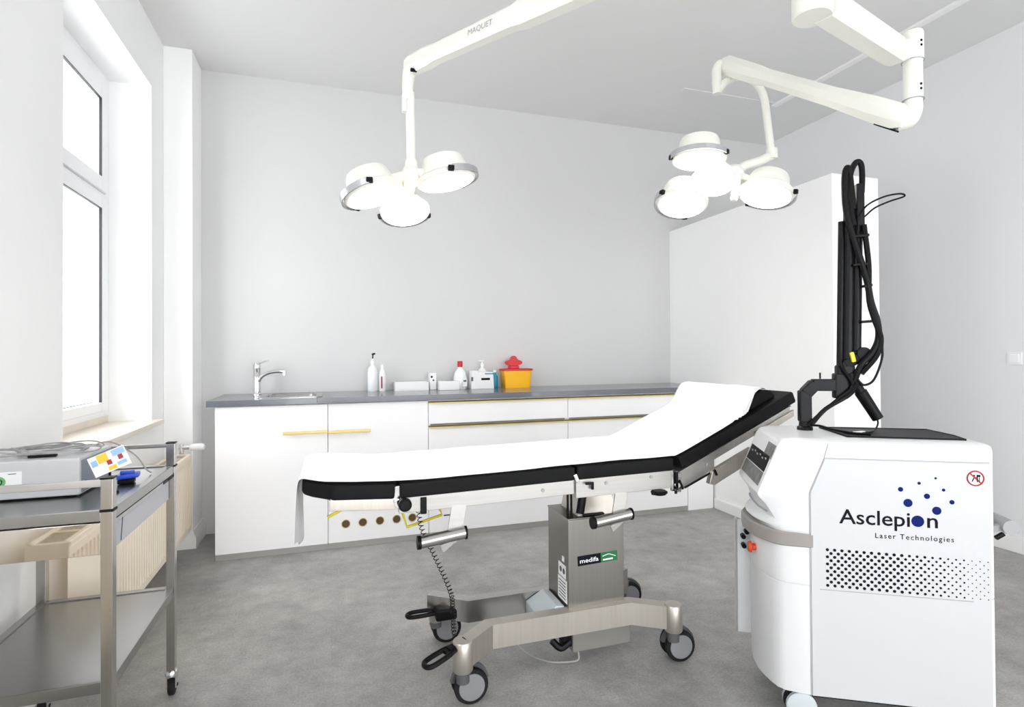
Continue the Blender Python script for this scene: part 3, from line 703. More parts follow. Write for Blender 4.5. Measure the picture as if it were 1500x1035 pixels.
# ------------------------------------------------------------------ laser machine (local axes: x to its rear, y across, z up)
ma = thing('laser_machine', 'white medical laser device on castors with black articulated arm and round-dot logo', 'medical device', (1.452, 1.416, 0), rotz=math.atan2(-.5, .866), local=True)
RE, W = .517, .38
def outline(z, uc, uf, flat=0.0, inset=0.0, rr_=.013, re=RE):
    f1 = uf - (uf - uc) * .35; w0, w1 = inset, W - inset
    pts = [(re - inset, w1 - rr_), (re - inset - rr_ * .3, w1 - rr_ * .3), (re - inset - rr_, w1), (.05, w1), (.0, w1), (-uc * .75, w1 - .012), (-uc, w1 - .028), (-(uc + f1) / 2, w1 - .055), (-f1, w1 - .09), (-(uf * .7 + f1 * .3), w1 - .13), (-uf, W / 2),
           (-(uf * .7 + f1 * .3), w0 + .13), (-f1, w0 + .09), (-(uc + f1) / 2, w0 + .055), (-uc, w0 + .028), (-uc * .75, w0 + .012), (0, w0), (.05, w0), (re - inset - rr_, w0), (re - inset - rr_ * .3, w0 + rr_ * .3), (re - inset, w0 + rr_)]
    return [V((a, b3, z)) for a, b3 in pts]
m = MB().rings([outline(.10, .086, .128, inset=.008), outline(.104, .09, .132), outline(.448, .09, .132), outline(.45, .087, .129, inset=.003), outline(.453, .09, .132), outline(.612, .09, .134), outline(.618, .088, .130)])
body = m.build('lower_body', 'mach', ma)
m = MB().rings([outline(.619, .09, .136), outline(.63, .10, .150), outline(.638, .098, .148), outline(.652, .092, .124), outline(.70, .122, .130), outline(.722, .143, .146), outline(.732, .146, .148), outline(.742, .142, .143), outline(.895, .080, .080), outline(.908, .070, .070, inset=.003), outline(.914, .058, .058, inset=.012), outline(.9165, .0, .0, inset=.05)])
upper = m.build('upper_body', 'mach', ma)
# taupe bumper band around the front
o1 = outline(.568, .098, .160); pick = o1[3:18]; pick[0].x = .012; pick[1].x = .006; pick[-1].x = .012; pick[-2].x = .006
def off(pk, dd, z):
    out = []
    for i, p in enumerate(pk):
        a = pk[max(i - 1, 0)]; c = pk[min(i + 1, len(pk) - 1)]; tn = (c - a); tn.z = 0; tn.normalize(); nrm = V((-tn.y, tn.x, 0)); q = p + nrm * dd; out.append(V((q.x, q.y, z)))
    return out
mid = V((.1, W / 2, 0)); s = 1 if (off(pick, .01, 0)[7] - mid).length > (V((pick[7].x, pick[7].y, 0)) - mid).length else -1
Gd = [off(pick, -.03 * s, .570), off(pick, .0 * s, .570), off(pick, .004 * s, .574), off(pick, .004 * s, .612), off(pick, .0, .616), off(pick, -.03 * s, .616)]
MB().rings([list(r) for r in zip(*Gd)]).build('bumper_band', 'band', ma, label='taupe rubber bumper band')
# side panel with seams (thin dark grooves sit in the surface)
m = MB()
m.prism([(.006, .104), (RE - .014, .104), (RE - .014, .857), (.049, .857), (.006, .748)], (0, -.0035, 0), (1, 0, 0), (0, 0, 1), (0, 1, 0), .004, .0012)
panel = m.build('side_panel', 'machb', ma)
m = MB()
def gl(a, b3, w=.0022): m.obox((a[0], -.0008, a[1]), (b3[0], -.0008, b3[1]), .002, w)
gl((.003, .104), (.003, .748)); gl((.003, .748), (.0475, .859)); gl((.0475, .859), (RE - .014, .859)); gl((.0475, .859), (.060, .905), .0016)
m.obox((.03, -.0038, .443), (.455, -.0038, .440), .001, .0026)
m.build('panel_seam', 'groove', ma)
m = MB()
for i in range(43):
    x = .053 + (i + .0) * .441 / 42; f = i / 42
    r = .0048 if f < .5 else (.0040 if f < .62 else (.0034 if f < .74 else (.0027 if f < .86 else .0016)))
    for j in range(6 if i % 2 == 0 else 5):
        z = .570 - .0004 * i * .5 - (j + (.5 if i % 2 else 0)) * .0225
        disc_mb(m, (x, -.0036, z), r, (0, -1, 0), .0007, 10)
m.build('vent_holes', 'ink', panel)
text_mesh('Asclepi', (.088, -.0036, .656), (1, 0, 0), (0, 0, 1), height=.047, width=.199, bold=.010).build('logo_lettering', 'ink', panel)
text_mesh('n', (.3335, -.0036, .656), (1, 0, 0), (0, 0, 1), height=.047, width=.029, bold=.010).build('logo_lettering', 'ink', panel)
text_mesh('Laser Technologies', (.190, -.0036, .616), (1, 0, 0), (0, 0, 1), height=.0165, width=.215, space=1.25, bold=.006).build('logo_lettering', 'ink', panel)
for x, z, r in ((.308, .674, .0175), (.36, .709, .0125), (.282, .729, .0125), (.334, .752, .0082), (.262, .770, .0072), (.401, .737, .0068), (.313, .791, .0046), (.379, .773, .0046), (.358, .808, .0034)):
    m = MB(); disc_mb(m, (x, -.0036, z), r, (0, -1, 0), .0007, 24); m.build('logo_dot', 'navy', panel, label='navy blue logo dot')
m = MB(); c = V((.464, -.0045, .812)); ring = [c + V((.0215 * math.cos(2 * PI * k / 32), 0, .0215 * math.sin(2 * PI * k / 32))) for k in range(33)]
disc_mb(m, (.464, -.0037, .812), .0235, (0, -1, 0), .0004, 28); sg = m.build('warning_sign', 'label', panel, label='round white sticker with red no-pushing ring')
m = MB().tube(ring, .0022, 6, 0).obox(c + V((-.0150, 0, .0150)), c + V((.0150, 0, -.0150)), .0016, .0042); m.build('red_ring', 'redsign', sg)
m = MB().obox(c + V((.004, .0004, -.011)), c + V((.004, .0004, .010)), .001, .007).obox(c + V((.003, .0004, .008)), c + V((.013, .0004, .008)), .001, .006).obox(c + V((.010, .0004, -.01)), c + V((.010, .0004, .008)), .001, .004).obox(c + V((-.009, .0004, -.010)), c + V((-.003, .0004, .004)), .001, .003).obox(c + V((-.003, .0004, .004)), c + V((.003, .0004, .002)), .001, .003)
disc_mb(m, c + V((-.004, .0004, .008)), .003, (0, -1, 0), .0008, 10); m.build('pictogram', 'ink', sg)
# sloped console panels
def con(t, w):      # t from the top of the slope (0) to its lower tip (1)
    return V((-.0805 - t * .0625, w, .893 - t * .150))
cn = (con(1, .1) - con(0, .1)).cross(V((0, 1, 0))).normalized(); cn = -cn if cn.x > 0 else cn
def console(name, t0, t1, w0, w1, matn, th=.0016, lab=None):
    q = [con(t0, w0), con(t0, w1), con(t1, w1), con(t1, w0)]
    m = MB().rings([[p - cn * .001 for p in q], [p + cn * th for p in q]]); return m.build(name, matn, upper, label=lab)
console('display', .04, .34, .04, .14, 'screeng')
console('key_panel', .30, .64, .055, .33, 'screen')
console('keypad', .66, .95, .055, .33, 'screeng')
m = MB()
for k in range(6): q = con(.40 + .03 * (k % 2), .08 + k * .04); m.box(q.x - .002, q.x, q.y, q.y + .015, q.z, q.z + .006)
m.build('key_symbol', 'greyp', upper)
sl = [V((p.x, p.y, .668)) for p in off(outline(.668, .103, .127)[8:14], .0012 * s, .668)]
MB().tube(sl, .0035, 6, 0).build('card_slot', 'groove', upper)
# white side holder with plugs at the far front
m = MB().box(-.172, -.120, .285, .291, .15, .57, .002).box(-.172, -.164, .285, .32, .15, .57, .002).box(-.168, -.120, .288, .33, .30, .306, .001)
m.build('side_holder', 'mach', ma)
m = MB()
for a, z in ((.148, .512), (.136, .530), (.146, .478)): m.cyl((-a, .262, z), (-a, .286, z), .0085)
build_parts(m, 'connector_plug', 'blackp', ma)
m = MB().cyl((-.126, .150, .515), (-.142, .150, .515), .012).lathe([(.012, 0), (.020, .003), (.018, .012)], (-.141, .150, .515), (-1, 0, 0)); m.build('emergency_stop', 'orange', ma, label='orange-red emergency stop button')
# top tray
m = MB().prism([(.122, .300), (.139, .072), (.474, .058), (.485, .150), (.470, .295)], (0, 0, .9155), (1, 0, 0), (0, 1, 0), (0, 0, 1), .0035, .001); tr = m.build('top_mat', 'blackp', ma)
m = MB().tube([(.126, .300, .919), (.142, .075, .919), (.474, .062, .919), (.484, .150, .919), (.470, .295, .919), (.126, .300, .919)], .003, 6, 0); m.build('mat_rim', 'blackm', tr)
# rear handle
m = MB().cyl((.556, -.004, .668), (.556, .38, .668), .022).obox((.51, .02, .655), (.556, .02, .668), .02, .02, .003).obox((.51, .36, .655), (.556, .36, .668), .02, .02, .003)
m.m(1).obox((.522, .012, .630), (.545, .012, .646), .012, .012, .003)
m.build('push_handle', ['greyp', 'blackp'], ma, label='grey tubular push handle at the rear')
def mcaster(x, y2):
    m = MB().cyl((x, y2, .085), (x, y2, .103), .016).box(x - .02, x + .03, y2 - .012, y2 + .012, .055, .09, .008)
    cs = m.build('caster', 'pale', ma)
    for q in (-1, 1):
        w = MB().lathe([(.040, 0), (.0465, .004), (.0465, .016), (.040, .02), (.012, .021)], (x + .012, y2 + q * .013, .0468), (0, q, 0), 24)
        w.build('caster_wheel', 'pale', cs)
    MB().cyl((x + .012, y2 - .0125, .0468), (x + .012, y2 + .0125, .0468), .0475).build('tyre', 'rubber', cs)
for x, y2 in ((-.03, .055), (-.03, .32), (.44, .055), (.44, .32)): mcaster(x, y2)
MB().box(.0, .48, .04, .34, .075, .1035, .004).build('chassis', 'ink', ma)
# black articulated arm at w = .243
AW = .243
def A(u, z, w=AW): return V((u, w, z))
m = MB().lathe([(.026, 0), (.026, .012), (.020, .016), (.018, .04)], A(.060, .915)).box(.040, .080, AW - .02, AW + .02, .945, 1.058, .005)
m.obox(A(.060, 1.045), A(.095, 1.083), .042, .042, .006).obox(A(.085, 1.078), A(.190, 1.078), .040, .042, .004)
m.cyl(A(.112, 1.10), A(.112, 1.122), .003).box(.155, .200, AW - .022, AW + .022, 1.03, 1.12, .006)
m.build('arm_base', 'blackm', ma)
m = MB().cyl(A(.176, 1.10), A(.188, 1.66), .011).cyl(A(.200, 1.09), A(.214, 1.72), .019).cyl(A(.230, 1.20), A(.241, 1.70), .016)
m.box(.163, .222, AW - .02, AW + .02, 1.055, 1.15, .008).box(.232, .258, AW - .018, AW + .018, 1.62, 1.79, .005)
m.build('arm_tube', 'blackm', ma)
m = MB().obox(A(.190, 1.150), A(.252, 1.185), .04, .036, .006).lathe([(.022, -.024), (.022, .024)], A(.248, 1.19), (0, 1, 0)).obox(A(.186, 1.135), A(.20, 1.165), .036, .030, .005)
m.build('arm_joint', 'blackp', ma)
MB().obox(A(.206, 1.195, AW - .024), A(.214, 1.160, AW - .024), .012, .014, .003).build('joint_marker', 'yellowm', ma, label='yellow marker on the arm joint')
m = MB().tube([A(.205, 1.12, AW - .01), A(.222, 1.085, AW - .012), A(.245, 1.04, AW - .012)], .017, 10).cyl(A(.238, 1.055, AW - .012), A(.292, .962, AW - .012), .0205, .0185)
m.build('handpiece', 'blackp', ma)
m = MB()
m.tube([A(.214, 1.09, AW - .02), A(.235, 1.15, AW - .03), A(.268, 1.19, AW - .03), A(.290, 1.24, AW - .028), A(.288, 1.30, AW - .028), A(.268, 1.37, AW - .03), A(.255, 1.45, AW - .03), A(.225, 1.56, AW - .03), A(.196, 1.68, AW - .028), A(.190, 1.78, AW - .025), A(.196, 1.835, AW - .02), A(.207, 1.845, AW - .015), A(.214, 1.80, AW - .012), A(.222, 1.70, AW - .012)], .0105, 8)
m.tube([A(.220, 1.64, AW - .02), A(.206, 1.73, AW - .02), A(.214, 1.82, AW - .01), A(.236, 1.868, AW), A(.252, 1.862, AW), A(.256, 1.82, AW), A(.254, 1.76, AW)], .0100, 8)
m.tube([A(.250, 1.64, AW - .026), A(.262, 1.50, AW - .03), A(.262, 1.38, AW - .03), A(.276, 1.31, AW - .034), A(.296, 1.24, AW - .034), A(.282, 1.18, AW - .03), A(.235, 1.12, AW - .03)], .0095, 8)
m.tube([A(.178, 1.60, AW - .02), A(.172, 1.40, AW - .022), A(.168, 1.20, AW - .022), A(.176, 1.14, AW - .03), A(.2, 1.10, AW - .03), A(.205, 1.07, AW - .03), A(.16, 1.03, AW - .03), A(.10, .975, AW - .028), A(.064, .935, AW - .022)], .006, 8)
m.tube([A(.22, 1.085, AW - .04), A(.195, 1.045, AW - .03), A(.12, .995, AW - .03), A(.075, .94, AW - .026)], .0075, 8)
build_parts(m, 'fibre_cable', 'blackp', ma)
m = MB().tube([A(.232, 1.66, AW - .02), A(.262, 1.708, AW - .02), A(.32, 1.738, AW - .01), A(.375, 1.748, AW), A(.388, 1.738, AW), A(.34, 1.722, AW - .008), A(.29, 1.70, AW - .014), A(.255, 1.67, AW - .02)], .0032, 6)
m.tube([A(.300, 1.22, AW - .034), A(.298, 1.17, AW - .034), A(.275, 1.10, AW - .03), A(.245, 1.08, AW - .03), A(.225, 1.095, AW - .03)], .004, 6)
m.tube([A(.290, .962, AW - .012), A(.292, .945, AW - .012), A(.282, .928, AW - .02), A(.255, .922, AW - .06), A(.215, .921, AW - .09)], .0028, 6)
m.tube([A(.068, .935, AW - .02), A(.10, .935, AW - .03), A(.135, .926, AW - .06), A(.18, .9225, AW - .11), A(.225, .9225, AW - .13)], .0045, 6)
build_parts(m, 'loose_wire', 'blackp', ma)
MB().obox(A(.185, .9235, AW - .10), A(.225, .9235, AW - .075), .012, .006, .002).build('wire_tag', 'white', ma)
m = MB()
for z, a, b3 in ((1.60, .218, .264), (1.50, .212, .262), (1.425, .245, .272), (1.30, .235, .280)): m.obox(A(a, z, AW - .022), A(b3, z + .003, AW - .022), .03, .009, .002)
build_parts(m, 'cable_tie', 'blackp', ma)

# ------------------------------------------------------------------ surgical lamps
def pod(parent, c, n, R, drum=.085, rail=None, rmat='silver'):
    c = V(c); n = V(n).normalized(); up = -n
    pr = [(R * .985, 0), (R * 1.03, .006), (R * 1.03, .022), (R * .97, .030), (R * .84, .036), (R * .80, drum * .55), (R * .76, drum * .82), (R * .70, drum * .95), (R * .60, drum), (.004, drum + .003)]
    hd = MB().lathe(pr, c, up, 36).build('lamp_head', 'lampw', parent)
    MB().lathe([(.004, -.012), (R * .5, -.010), (R * .9, -.003), (R * .975, .004), (R * .975, .010), (.004, .010)], c, up, 36).build('lamp_lens', 'lens', hd, label='round glowing lamp lens')
    if rail:
        d = V(rail); d = (d - n * d.dot(n)).normalized(); s2 = n.cross(d)
        inner, outer = R * 1.10, R * 1.145; rg = []
        NA = 24
        for k in range(NA + 1):
            a = math.radians(-68 + 136 * k / NA); e = d * math.cos(a) + s2 * math.sin(a)
            rg.append([c + e * inner + up * .004, c + e * outer + up * .004, c + e * outer + up * .03, c + e * inner + up * .03])
        MB().rings(rg).build('grip_rail', rmat, hd, label='curved silver grip rail')
        m = MB()
        for a in (-70, 70):
            e = d * math.cos(math.radians(a)) + s2 * math.sin(math.radians(a)); q = c + e * R * 1.10 + up * .015
            m.obox(q - e * R * .09, q + e * R * .07, .026, .022, .004)
        build_parts(m, 'rail_mount', 'blackp', hd)
    return hd
hub = V((1.509, 1.414, 0))
mount = thing('ceiling_mount', 'cream ceiling column carrying both surgical lamp arms', 'lamp mount', (1.509, 1.414, ZC))
MB().lathe([(.056, 2.278), (.061, 2.284), (.061, 2.40), (.058, 2.405)], (hub.x - .02, hub.y, 0), seg=36).build('lower_hub', 'lampw', mount)
MB().lathe([(.050, 2.406), (.050, 2.54)], (hub.x - .02, hub.y, 0), seg=32).build('column_tube', 'lampw', mount)
MB().lathe([(.058, 2.54), (.061, 2.545), (.061, 2.70), (.058, 2.705)], (hub.x - .02, hub.y, 0), seg=36).build('upper_hub', 'lampw', mount)
MB().lathe([(.050, 2.706), (.050, 3.05), (.15, 3.06), (.16, 3.075), (.16, ZC)], (hub.x - .02, hub.y, 0), seg=36).build('ceiling_rose', 'lampw', mount)

# right lamp
lr = thing('surgical_lamp', 'four-headed white surgical lamp on the right, folded arm in front of the partition', 'lamp', (2.08, 1.523, 2.30))
a0 = V((1.530, 1.408, 2.322)); a1 = V((2.005, 1.522, 2.300))
m = MB()
dd, sd, u = frame_axes(a1 - a0)
def armsec(p, w, h, c=.35): return [p + sd * w * (1 - c) + u * h, p + sd * w + u * h * (1 - c), p + sd * w - u * h * (1 - c), p + sd * w * (1 - c) - u * h, p - sd * w * (1 - c) - u * h, p - sd * w - u * h * (1 - c), p - sd * w + u * h * (1 - c), p - sd * w * (1 - c) + u * h]
m.rings([armsec(a0, .042, .046), armsec(a0.lerp(a1, .15), .043, .047), armsec(a0.lerp(a1, .92), .041, .045), armsec(a1, .034, .038)])
m.build('horizontal_arm', 'lampw', lr)
m = MB().lathe([(.034, 2.285), (.036, 2.29), (.036, 2.385), (.033, 2.392), (.02, 2.395)], (2.082, 1.523, 0)).obox(a1 - dd * .01, (2.06, 1.523, 2.325), .05, .072, .012)
m.lathe([(.030, 2.135), (.032, 2.14), (.032, 2.28), (.036, 2.286)], (2.082, 1.523, 0))
m.build('pivot_post', 'lampw', lr)
m = MB().tube([(2.082, 1.523, 2.135), (2.082, 1.523, 2.10), (2.072, 1.535, 2.066), (2.045, 1.56, 2.060)], .030, 16)
m.build('post_elbow', 'lampw', lr)
m = MB()
for z in (2.283, 2.137): m.lathe([(.0325, z - .0008), (.0366, z - .0008), (.0366, z + .0008), (.0325, z + .0008)], (2.082, 1.523, 0))
build_parts(m, 'joint_seam', 'groove', lr)
m = MB()
for z in (2.345, 2.328, 2.185, 2.168): disc_mb(m, V((2.082, 1.523, z)) + V((-.10, -1, 0)).normalized() * .0335 * (1.06 if z > 2.3 else .97), .0045, V((-.10, -1, 0)), .002, 10)
build_parts(m, 'screw_cap', 'ink', lr)
sA, sB = V((2.040, 1.545, 2.078)), V((1.890, 2.315, 2.628))
dd, sd, u = frame_axes(sB - sA)
m = MB().rings([armsec(sA - dd * .03, .020, .030, .6), armsec(sA, .036, .046, .6), armsec(sA.lerp(sB, .12), .037, .046, .6), armsec(sA.lerp(sB, .32), .034, .038, .6), armsec(sA.lerp(sB, .72), .033, .036, .6), armsec(sA.lerp(sB, .78), .035, .042, .6), armsec(sB, .036, .046, .6), armsec(sB + dd * .035, .024, .03, .6)])
m.build('spring_arm', 'lampw', lr)
MB().obox(sA - dd * .02 - u * .047, sA + dd * .07 - u * .047, .03, .006).build('arm_cap', 'ink', lr)
m = MB().tube([(1.868, 2.33, 2.64), (1.846, 2.333, 2.615), (1.842, 2.333, 2.56), (1.844, 2.333, 2.488)], .026, 12, rr=.022); m.build('yoke_pivot', 'lampw', lr)
m = MB().tube([(1.846, 2.333, 2.500), (1.878, 2.318, 2.542), (1.935, 2.308, 2.575), (1.993, 2.305, 2.580), (2.06, 2.303, 2.555), (2.105, 2.301, 2.485), (2.13, 2.305, 2.349), (2.152, 2.309, 2.225)], .019, 12)
m.build('yoke_arm', 'lampw', lr)
m = MB().cyl((2.154, 2.309, 2.235), (2.154, 2.309, 2.185), .030).tube([(2.154, 2.309, 2.205), (2.09, 2.32, 2.172), (2.01, 2.334, 2.145), (1.975, 2.345, 2.12)], .024, 12)
m.build('yoke_joint', 'lampw', lr)
pr4 = [((1.738, 2.340, 2.142), (-.074, -.039, -.996), .126, (-.6, -.7, 0)), ((1.675, 2.394, 1.934), (-.243, -.263, -.934), .12, (-.45, .85, 0)), ((2.064, 2.257, 1.973), (-.334, -.09, -.938), .126, (.95, .25, 0))]
for c, n, R, rl in pr4: pod(lr, c, n, R, .118, rl)
pod(lr, (1.842, 2.372, 2.048), (-.298, -.245, -.923), .107, .05)
hc = V((1.95, 2.345, 2.10))
m = MB()
for c, n, R, rl in pr4:
    q = V(c) - V(n).normalized() * .05; m.obox(hc, q, .05, .035, .01)
m.obox(hc, V((1.842, 2.372, 2.09)), .09, .035, .01).sphere(hc, .05)
m.build('lamp_carrier', 'lampw', lr)
MB().lathe([(.016, 0), (.018, .02), (.018, .13), (.013, .142), (.004, .145)], (1.925, 2.285, 2.075), (-.28, -.1, -.95)).build('sterile_handle', 'lampw', lr)

# left lamp
ll = thing('surgical_lamp', 'three-headed white surgical lamp on a straight post, over the middle of the table', 'lamp', (.33, 2.408, 2.3))
e0 = V((.887, 1.383, 2.62)); h0 = V((1.43, 1.41, 2.62))
m = MB().obox(h0, e0, .10, .11, .012).lathe([(.036, 2.40), (.036, 2.66), (.03, 2.67)], (e0.x, e0.y, 0)).tube([(e0.x, e0.y, 2.41), (e0.x, e0.y, 2.37), (.875, 1.40, 2.345), (.86, 1.43, 2.342)], .032, 14)
m.build('horizontal_arm', 'lampw', ll)
sA, sB = V((.868, 1.415, 2.342)), V((.340, 2.385, 2.432)); dd, sd, u = frame_axes(sB - sA)
m = MB().rings([armsec(sA - dd * .03, .022, .03, .4), armsec(sA, .036, .048, .4), armsec(sA.lerp(sB, .42), .035, .046, .4), armsec(sA.lerp(sB, .47), .031, .038, .4), armsec(sA.lerp(sB, .86), .030, .036, .4), armsec(sA.lerp(sB, .9), .035, .042, .5), armsec(sB, .036, .044, .6), armsec(sB + dd * .03, .03, .034, .6), armsec(sB + dd * .042, .012, .018, .6)])
spa = m.build('spring_arm', 'lampw', ll)
q = sA.lerp(sB, .60)
rt = dd; cand = -sd if (-sd).dot(V((0, -1, 0))) > 0 else sd
p0 = sA.lerp(sB, .655) + cand * .0318 - u * .010
text_mesh('MAQUET', p0, -dd if (-dd).cross(u).dot(cand) > 0 else dd, u, height=.022, width=.13).build('arm_lettering', 'greyp', spa)
m = MB().box(.322, .350, 2.345, 2.36, 2.385, 2.396, .002); m.build('arm_cap', 'ink', ll)
m = MB().tube([(.330, 2.405, 2.425), (.322, 2.408, 2.385), (.318, 2.409, 2.335), (.320, 2.409, 2.285)], .030, 12, rr=.022).cyl((.327, 2.409, 2.32), (.331, 2.409, 2.02), .0195).box(.293, .312, 2.392, 2.425, 2.23, 2.31, .006)
m.lathe([(.020, 2.035), (.028, 2.02), (.028, 1.975), (.022, 1.965)], (.331, 2.409, 0))
m.build('drop_post', 'lampw', ll)
pl3 = [((.181, 2.44, 1.871), (.324, -.154, -.933), .125, (-1, -.15, 0)), ((.485, 2.40, 1.942), (.198, -.068, -.978), .125, (.85, -.35, 0)), ((.326, 2.560, 1.832), (.084, -.314, -.946), .108, (0, 1, 0))]
for c, n, R, rl in pl3: pod(ll, c, n, R, .112 if R > .11 else .08, rl)
hc = V((.331, 2.412, 1.965)); m = MB()
for c, n, R, rl in pl3:
    qq = V(c) - V(n).normalized() * .05; m.obox(hc, qq, .06, .04, .012)
m.sphere(hc, .045).build('lamp_carrier', 'lampw', ll)
MB().lathe([(.028, 0), (.028, .012), (.016, .02), (.004, .021)], (.325, 2.385, 1.925), (.15, -.25, -.95)).build('hub_lens', 'hubglow', ll, label='small warm glowing centre light')

# ------------------------------------------------------------------ instrument trolley
TX0, TX1, TY0, TY1 = -.915, -.538, 1.672, 2.262
tr = thing('instrument_trolley', 'two-shelf stainless steel instrument trolley beside the radiator', 'trolley', ((TX0 + TX1) / 2, (TY0 + TY1) / 2, 0))
for x in (TX0, TX1):
    for y2 in (TY0, TY1):
        lg = MB().box(x - .0135, x + .0135, y2 - .0135, y2 + .0135, .085, .888, .002).build('post', 'steel', tr)
        MB().box(x - .015, x + .015, y2 - .015, y2 + .015, .888, .8925, .001).build('post_cap', 'blackp', lg)
        MB().box(x - .015, x + .0155, y2 - .0155, y2 + .015, .806, .813, .001).build('post_band', 'blackp', lg)
        m = MB().lathe([(.016, .092), (.020, .086), (.021, .072), (.016, .066)], (x, y2, 0)).box(x - .016, x - .012, y2 - .006, y2 + .022, .026, .07).box(x + .012, x + .016, y2 - .006, y2 + .022, .026, .07)
        cs = m.build('caster', 'chrome', tr)
        MB().lathe([(.026, -.010), (.031, -.008), (.031, .008), (.026, .010)], (x, y2 + .010, .0312), (1, 0, 0), 24).cyl((x - .017, y2 + .010, .0312), (x + .017, y2 + .010, .0312), .006).build('caster_wheel', 'rubber', cs)
def shelf(z, name):
    m = MB().box(TX0 + .0135, TX1 - .0135, TY0 + .0135, TY1 - .0135, z - .012, z)
    m.box(TX0 + .0135, TX1 - .0135, TY0 - .010, TY0 + .0135, z - .026, z + .004, .002).box(TX0 + .0135, TX1 - .0135, TY1 - .0135, TY1 + .010, z - .026, z + .004, .002)
    m.box(TX0 - .010, TX0 + .0135, TY0 + .0135, TY1 - .0135, z - .026, z + .004, .002).box(TX1 - .0135, TX1 + .010, TY0 + .0135, TY1 - .0135, z - .026, z + .004, .002)
    return m.build(name, 'shelf', tr)
shelf(.808, 'top_shelf'); shelf(.378, 'lower_shelf')
m = MB().box(TX0 + .0135, TX1 - .0135, TY0 - .005, TY0 + .005, .868, .886, .002); m.build('guard_rail', 'alu', tr)
m = MB().box(TX0 + .0135, TX1 - .0135, TY1 - .005, TY1 + .005, .874, .888, .002); m.build('guard_rail', 'steelh', tr)
m = MB().box(TX1 - .006, TX1 + .008, TY0 + .02, TY1 - .02, .768, .7795, .001); m.build('drawer_runner', 'steelh', tr); MB().box(TX1 - .004, TX1 + .0095, TY0 + .016, TY1 - .016, .7795, .7815).build('runner_gap', 'ink', tr)
m = MB().box(TX1 - .0045, TX1 + .0095, TY1 - .13, TY1 - .078, .770, .7778).box(TX1 - .0045, TX1 + .0095, TY1 - .070, TY1 - .022, .770, .7778); build_parts(m, 'runner_clip', 'blackp', tr)
dr = MB().box(TX0 + .016, TX1 - .016, TY0 - .004, TY0 + .004, .697, .778, .002).build('drawer_front', 'mirror', tr, label='mirror-polished drawer front')
m = MB().box(TX1 - .014, TX1 - .004, TY0 + .018, TY1 - .018, .695, .766, .001).box(TX0 + .016, TX0 + .022, TY0 + .006, TY1 - .018, .697, .766, .001).box(TX0 + .022, TX1 - .016, TY0 + .006, TY1 - .018, .697, .701).box(TX0 + .022, TX1 - .016, TY1 - .024, TY1 - .018, .701, .766)
m.build('drawer_box', 'tray', tr)
m = MB().obox((TX1 - .0035, TY0 + .115, .765), (TX1 - .0035, TY0 + .10, .70), .001, .003); m.build('drawer_seam', 'ink', tr)

bx = thing('equipment_case', 'light grey equipment case with white label on the trolley top', 'case', (-.785, 1.96, .8085))
bo = MB().box(-.908, -.664, 1.853, 2.09, .8125, .916, .006); bo.m(1).box(-.6645, -.6625, 1.862, 2.082, .818, .908).build('case_shell', ['box', 'boxside'], bx)
m = MB()
for x in (-.89, -.69):
    for y2 in (1.875, 2.07): m.cyl((x, y2, .8082), (x, y2, .813), .010)
build_parts(m, 'foot', 'rubber', bx)
m = MB().box(-.905, -.796, 1.8515, 1.8530, .846, .888); lb = m.build('case_label', 'label', bx, label='white printed label')
m = MB().box(-.826, -.808, 1.851, 1.8516, .8815, .8835); m.build('label_print', 'inkgrey', lb)
m = MB().lathe([(.015, 0), (.015, .0006), (.008, .0006), (.008, 0)], (-.846, 1.8515, .862), (0, -1, 0), 24); disc_mb(m, (-.846, 1.8515, .862), .0055, (0, -1, 0), .0007); m.build('label_emblem', 'lightgreen', lb)
m = MB(); disc_mb(m, (-.6625, 1.885, .838), .011, (1, 0, 0), .0008); m.build('green_sticker', 'green', bx)

cb = thing('cable_bundle', 'grey looped leads lying on the grey equipment case', 'cable', (-.77, 1.97, .9165))
m = MB()
for k in range(7):
    cx, cy = -.775 + .03 * math.sin(k * 2.1), 1.965 + .02 * math.cos(k * 1.7); ax_, ay_ = .085 + .012 * (k % 3), .055 + .01 * ((k * 2) % 3); ph = k * .5
    lo = [(cx + ax_ * math.cos(2 * PI * j / 12 + ph), cy + ay_ * math.sin(2 * PI * j / 12 + ph), .9195 + .0022 * k + .0045 * (1 + math.sin(3 * 2 * PI * j / 12 + k))) for j in range(13)]
    m.tube(lo, .0022, 6, 4)
m.tube([(-.70, 1.93, .922), (-.67, 1.96, .935), (-.645, 2.03, .932), (-.60, 2.09, .88), (-.575, 2.11, .83), (-.565, 2.13, .813)], .0022, 6)
m.build('lead', 'cable', cb)
MB().obox((-.80, 1.895, .9205), (-.735, 1.90, .9205), .014, .007, .002).build('plug', 'blackp', cb)

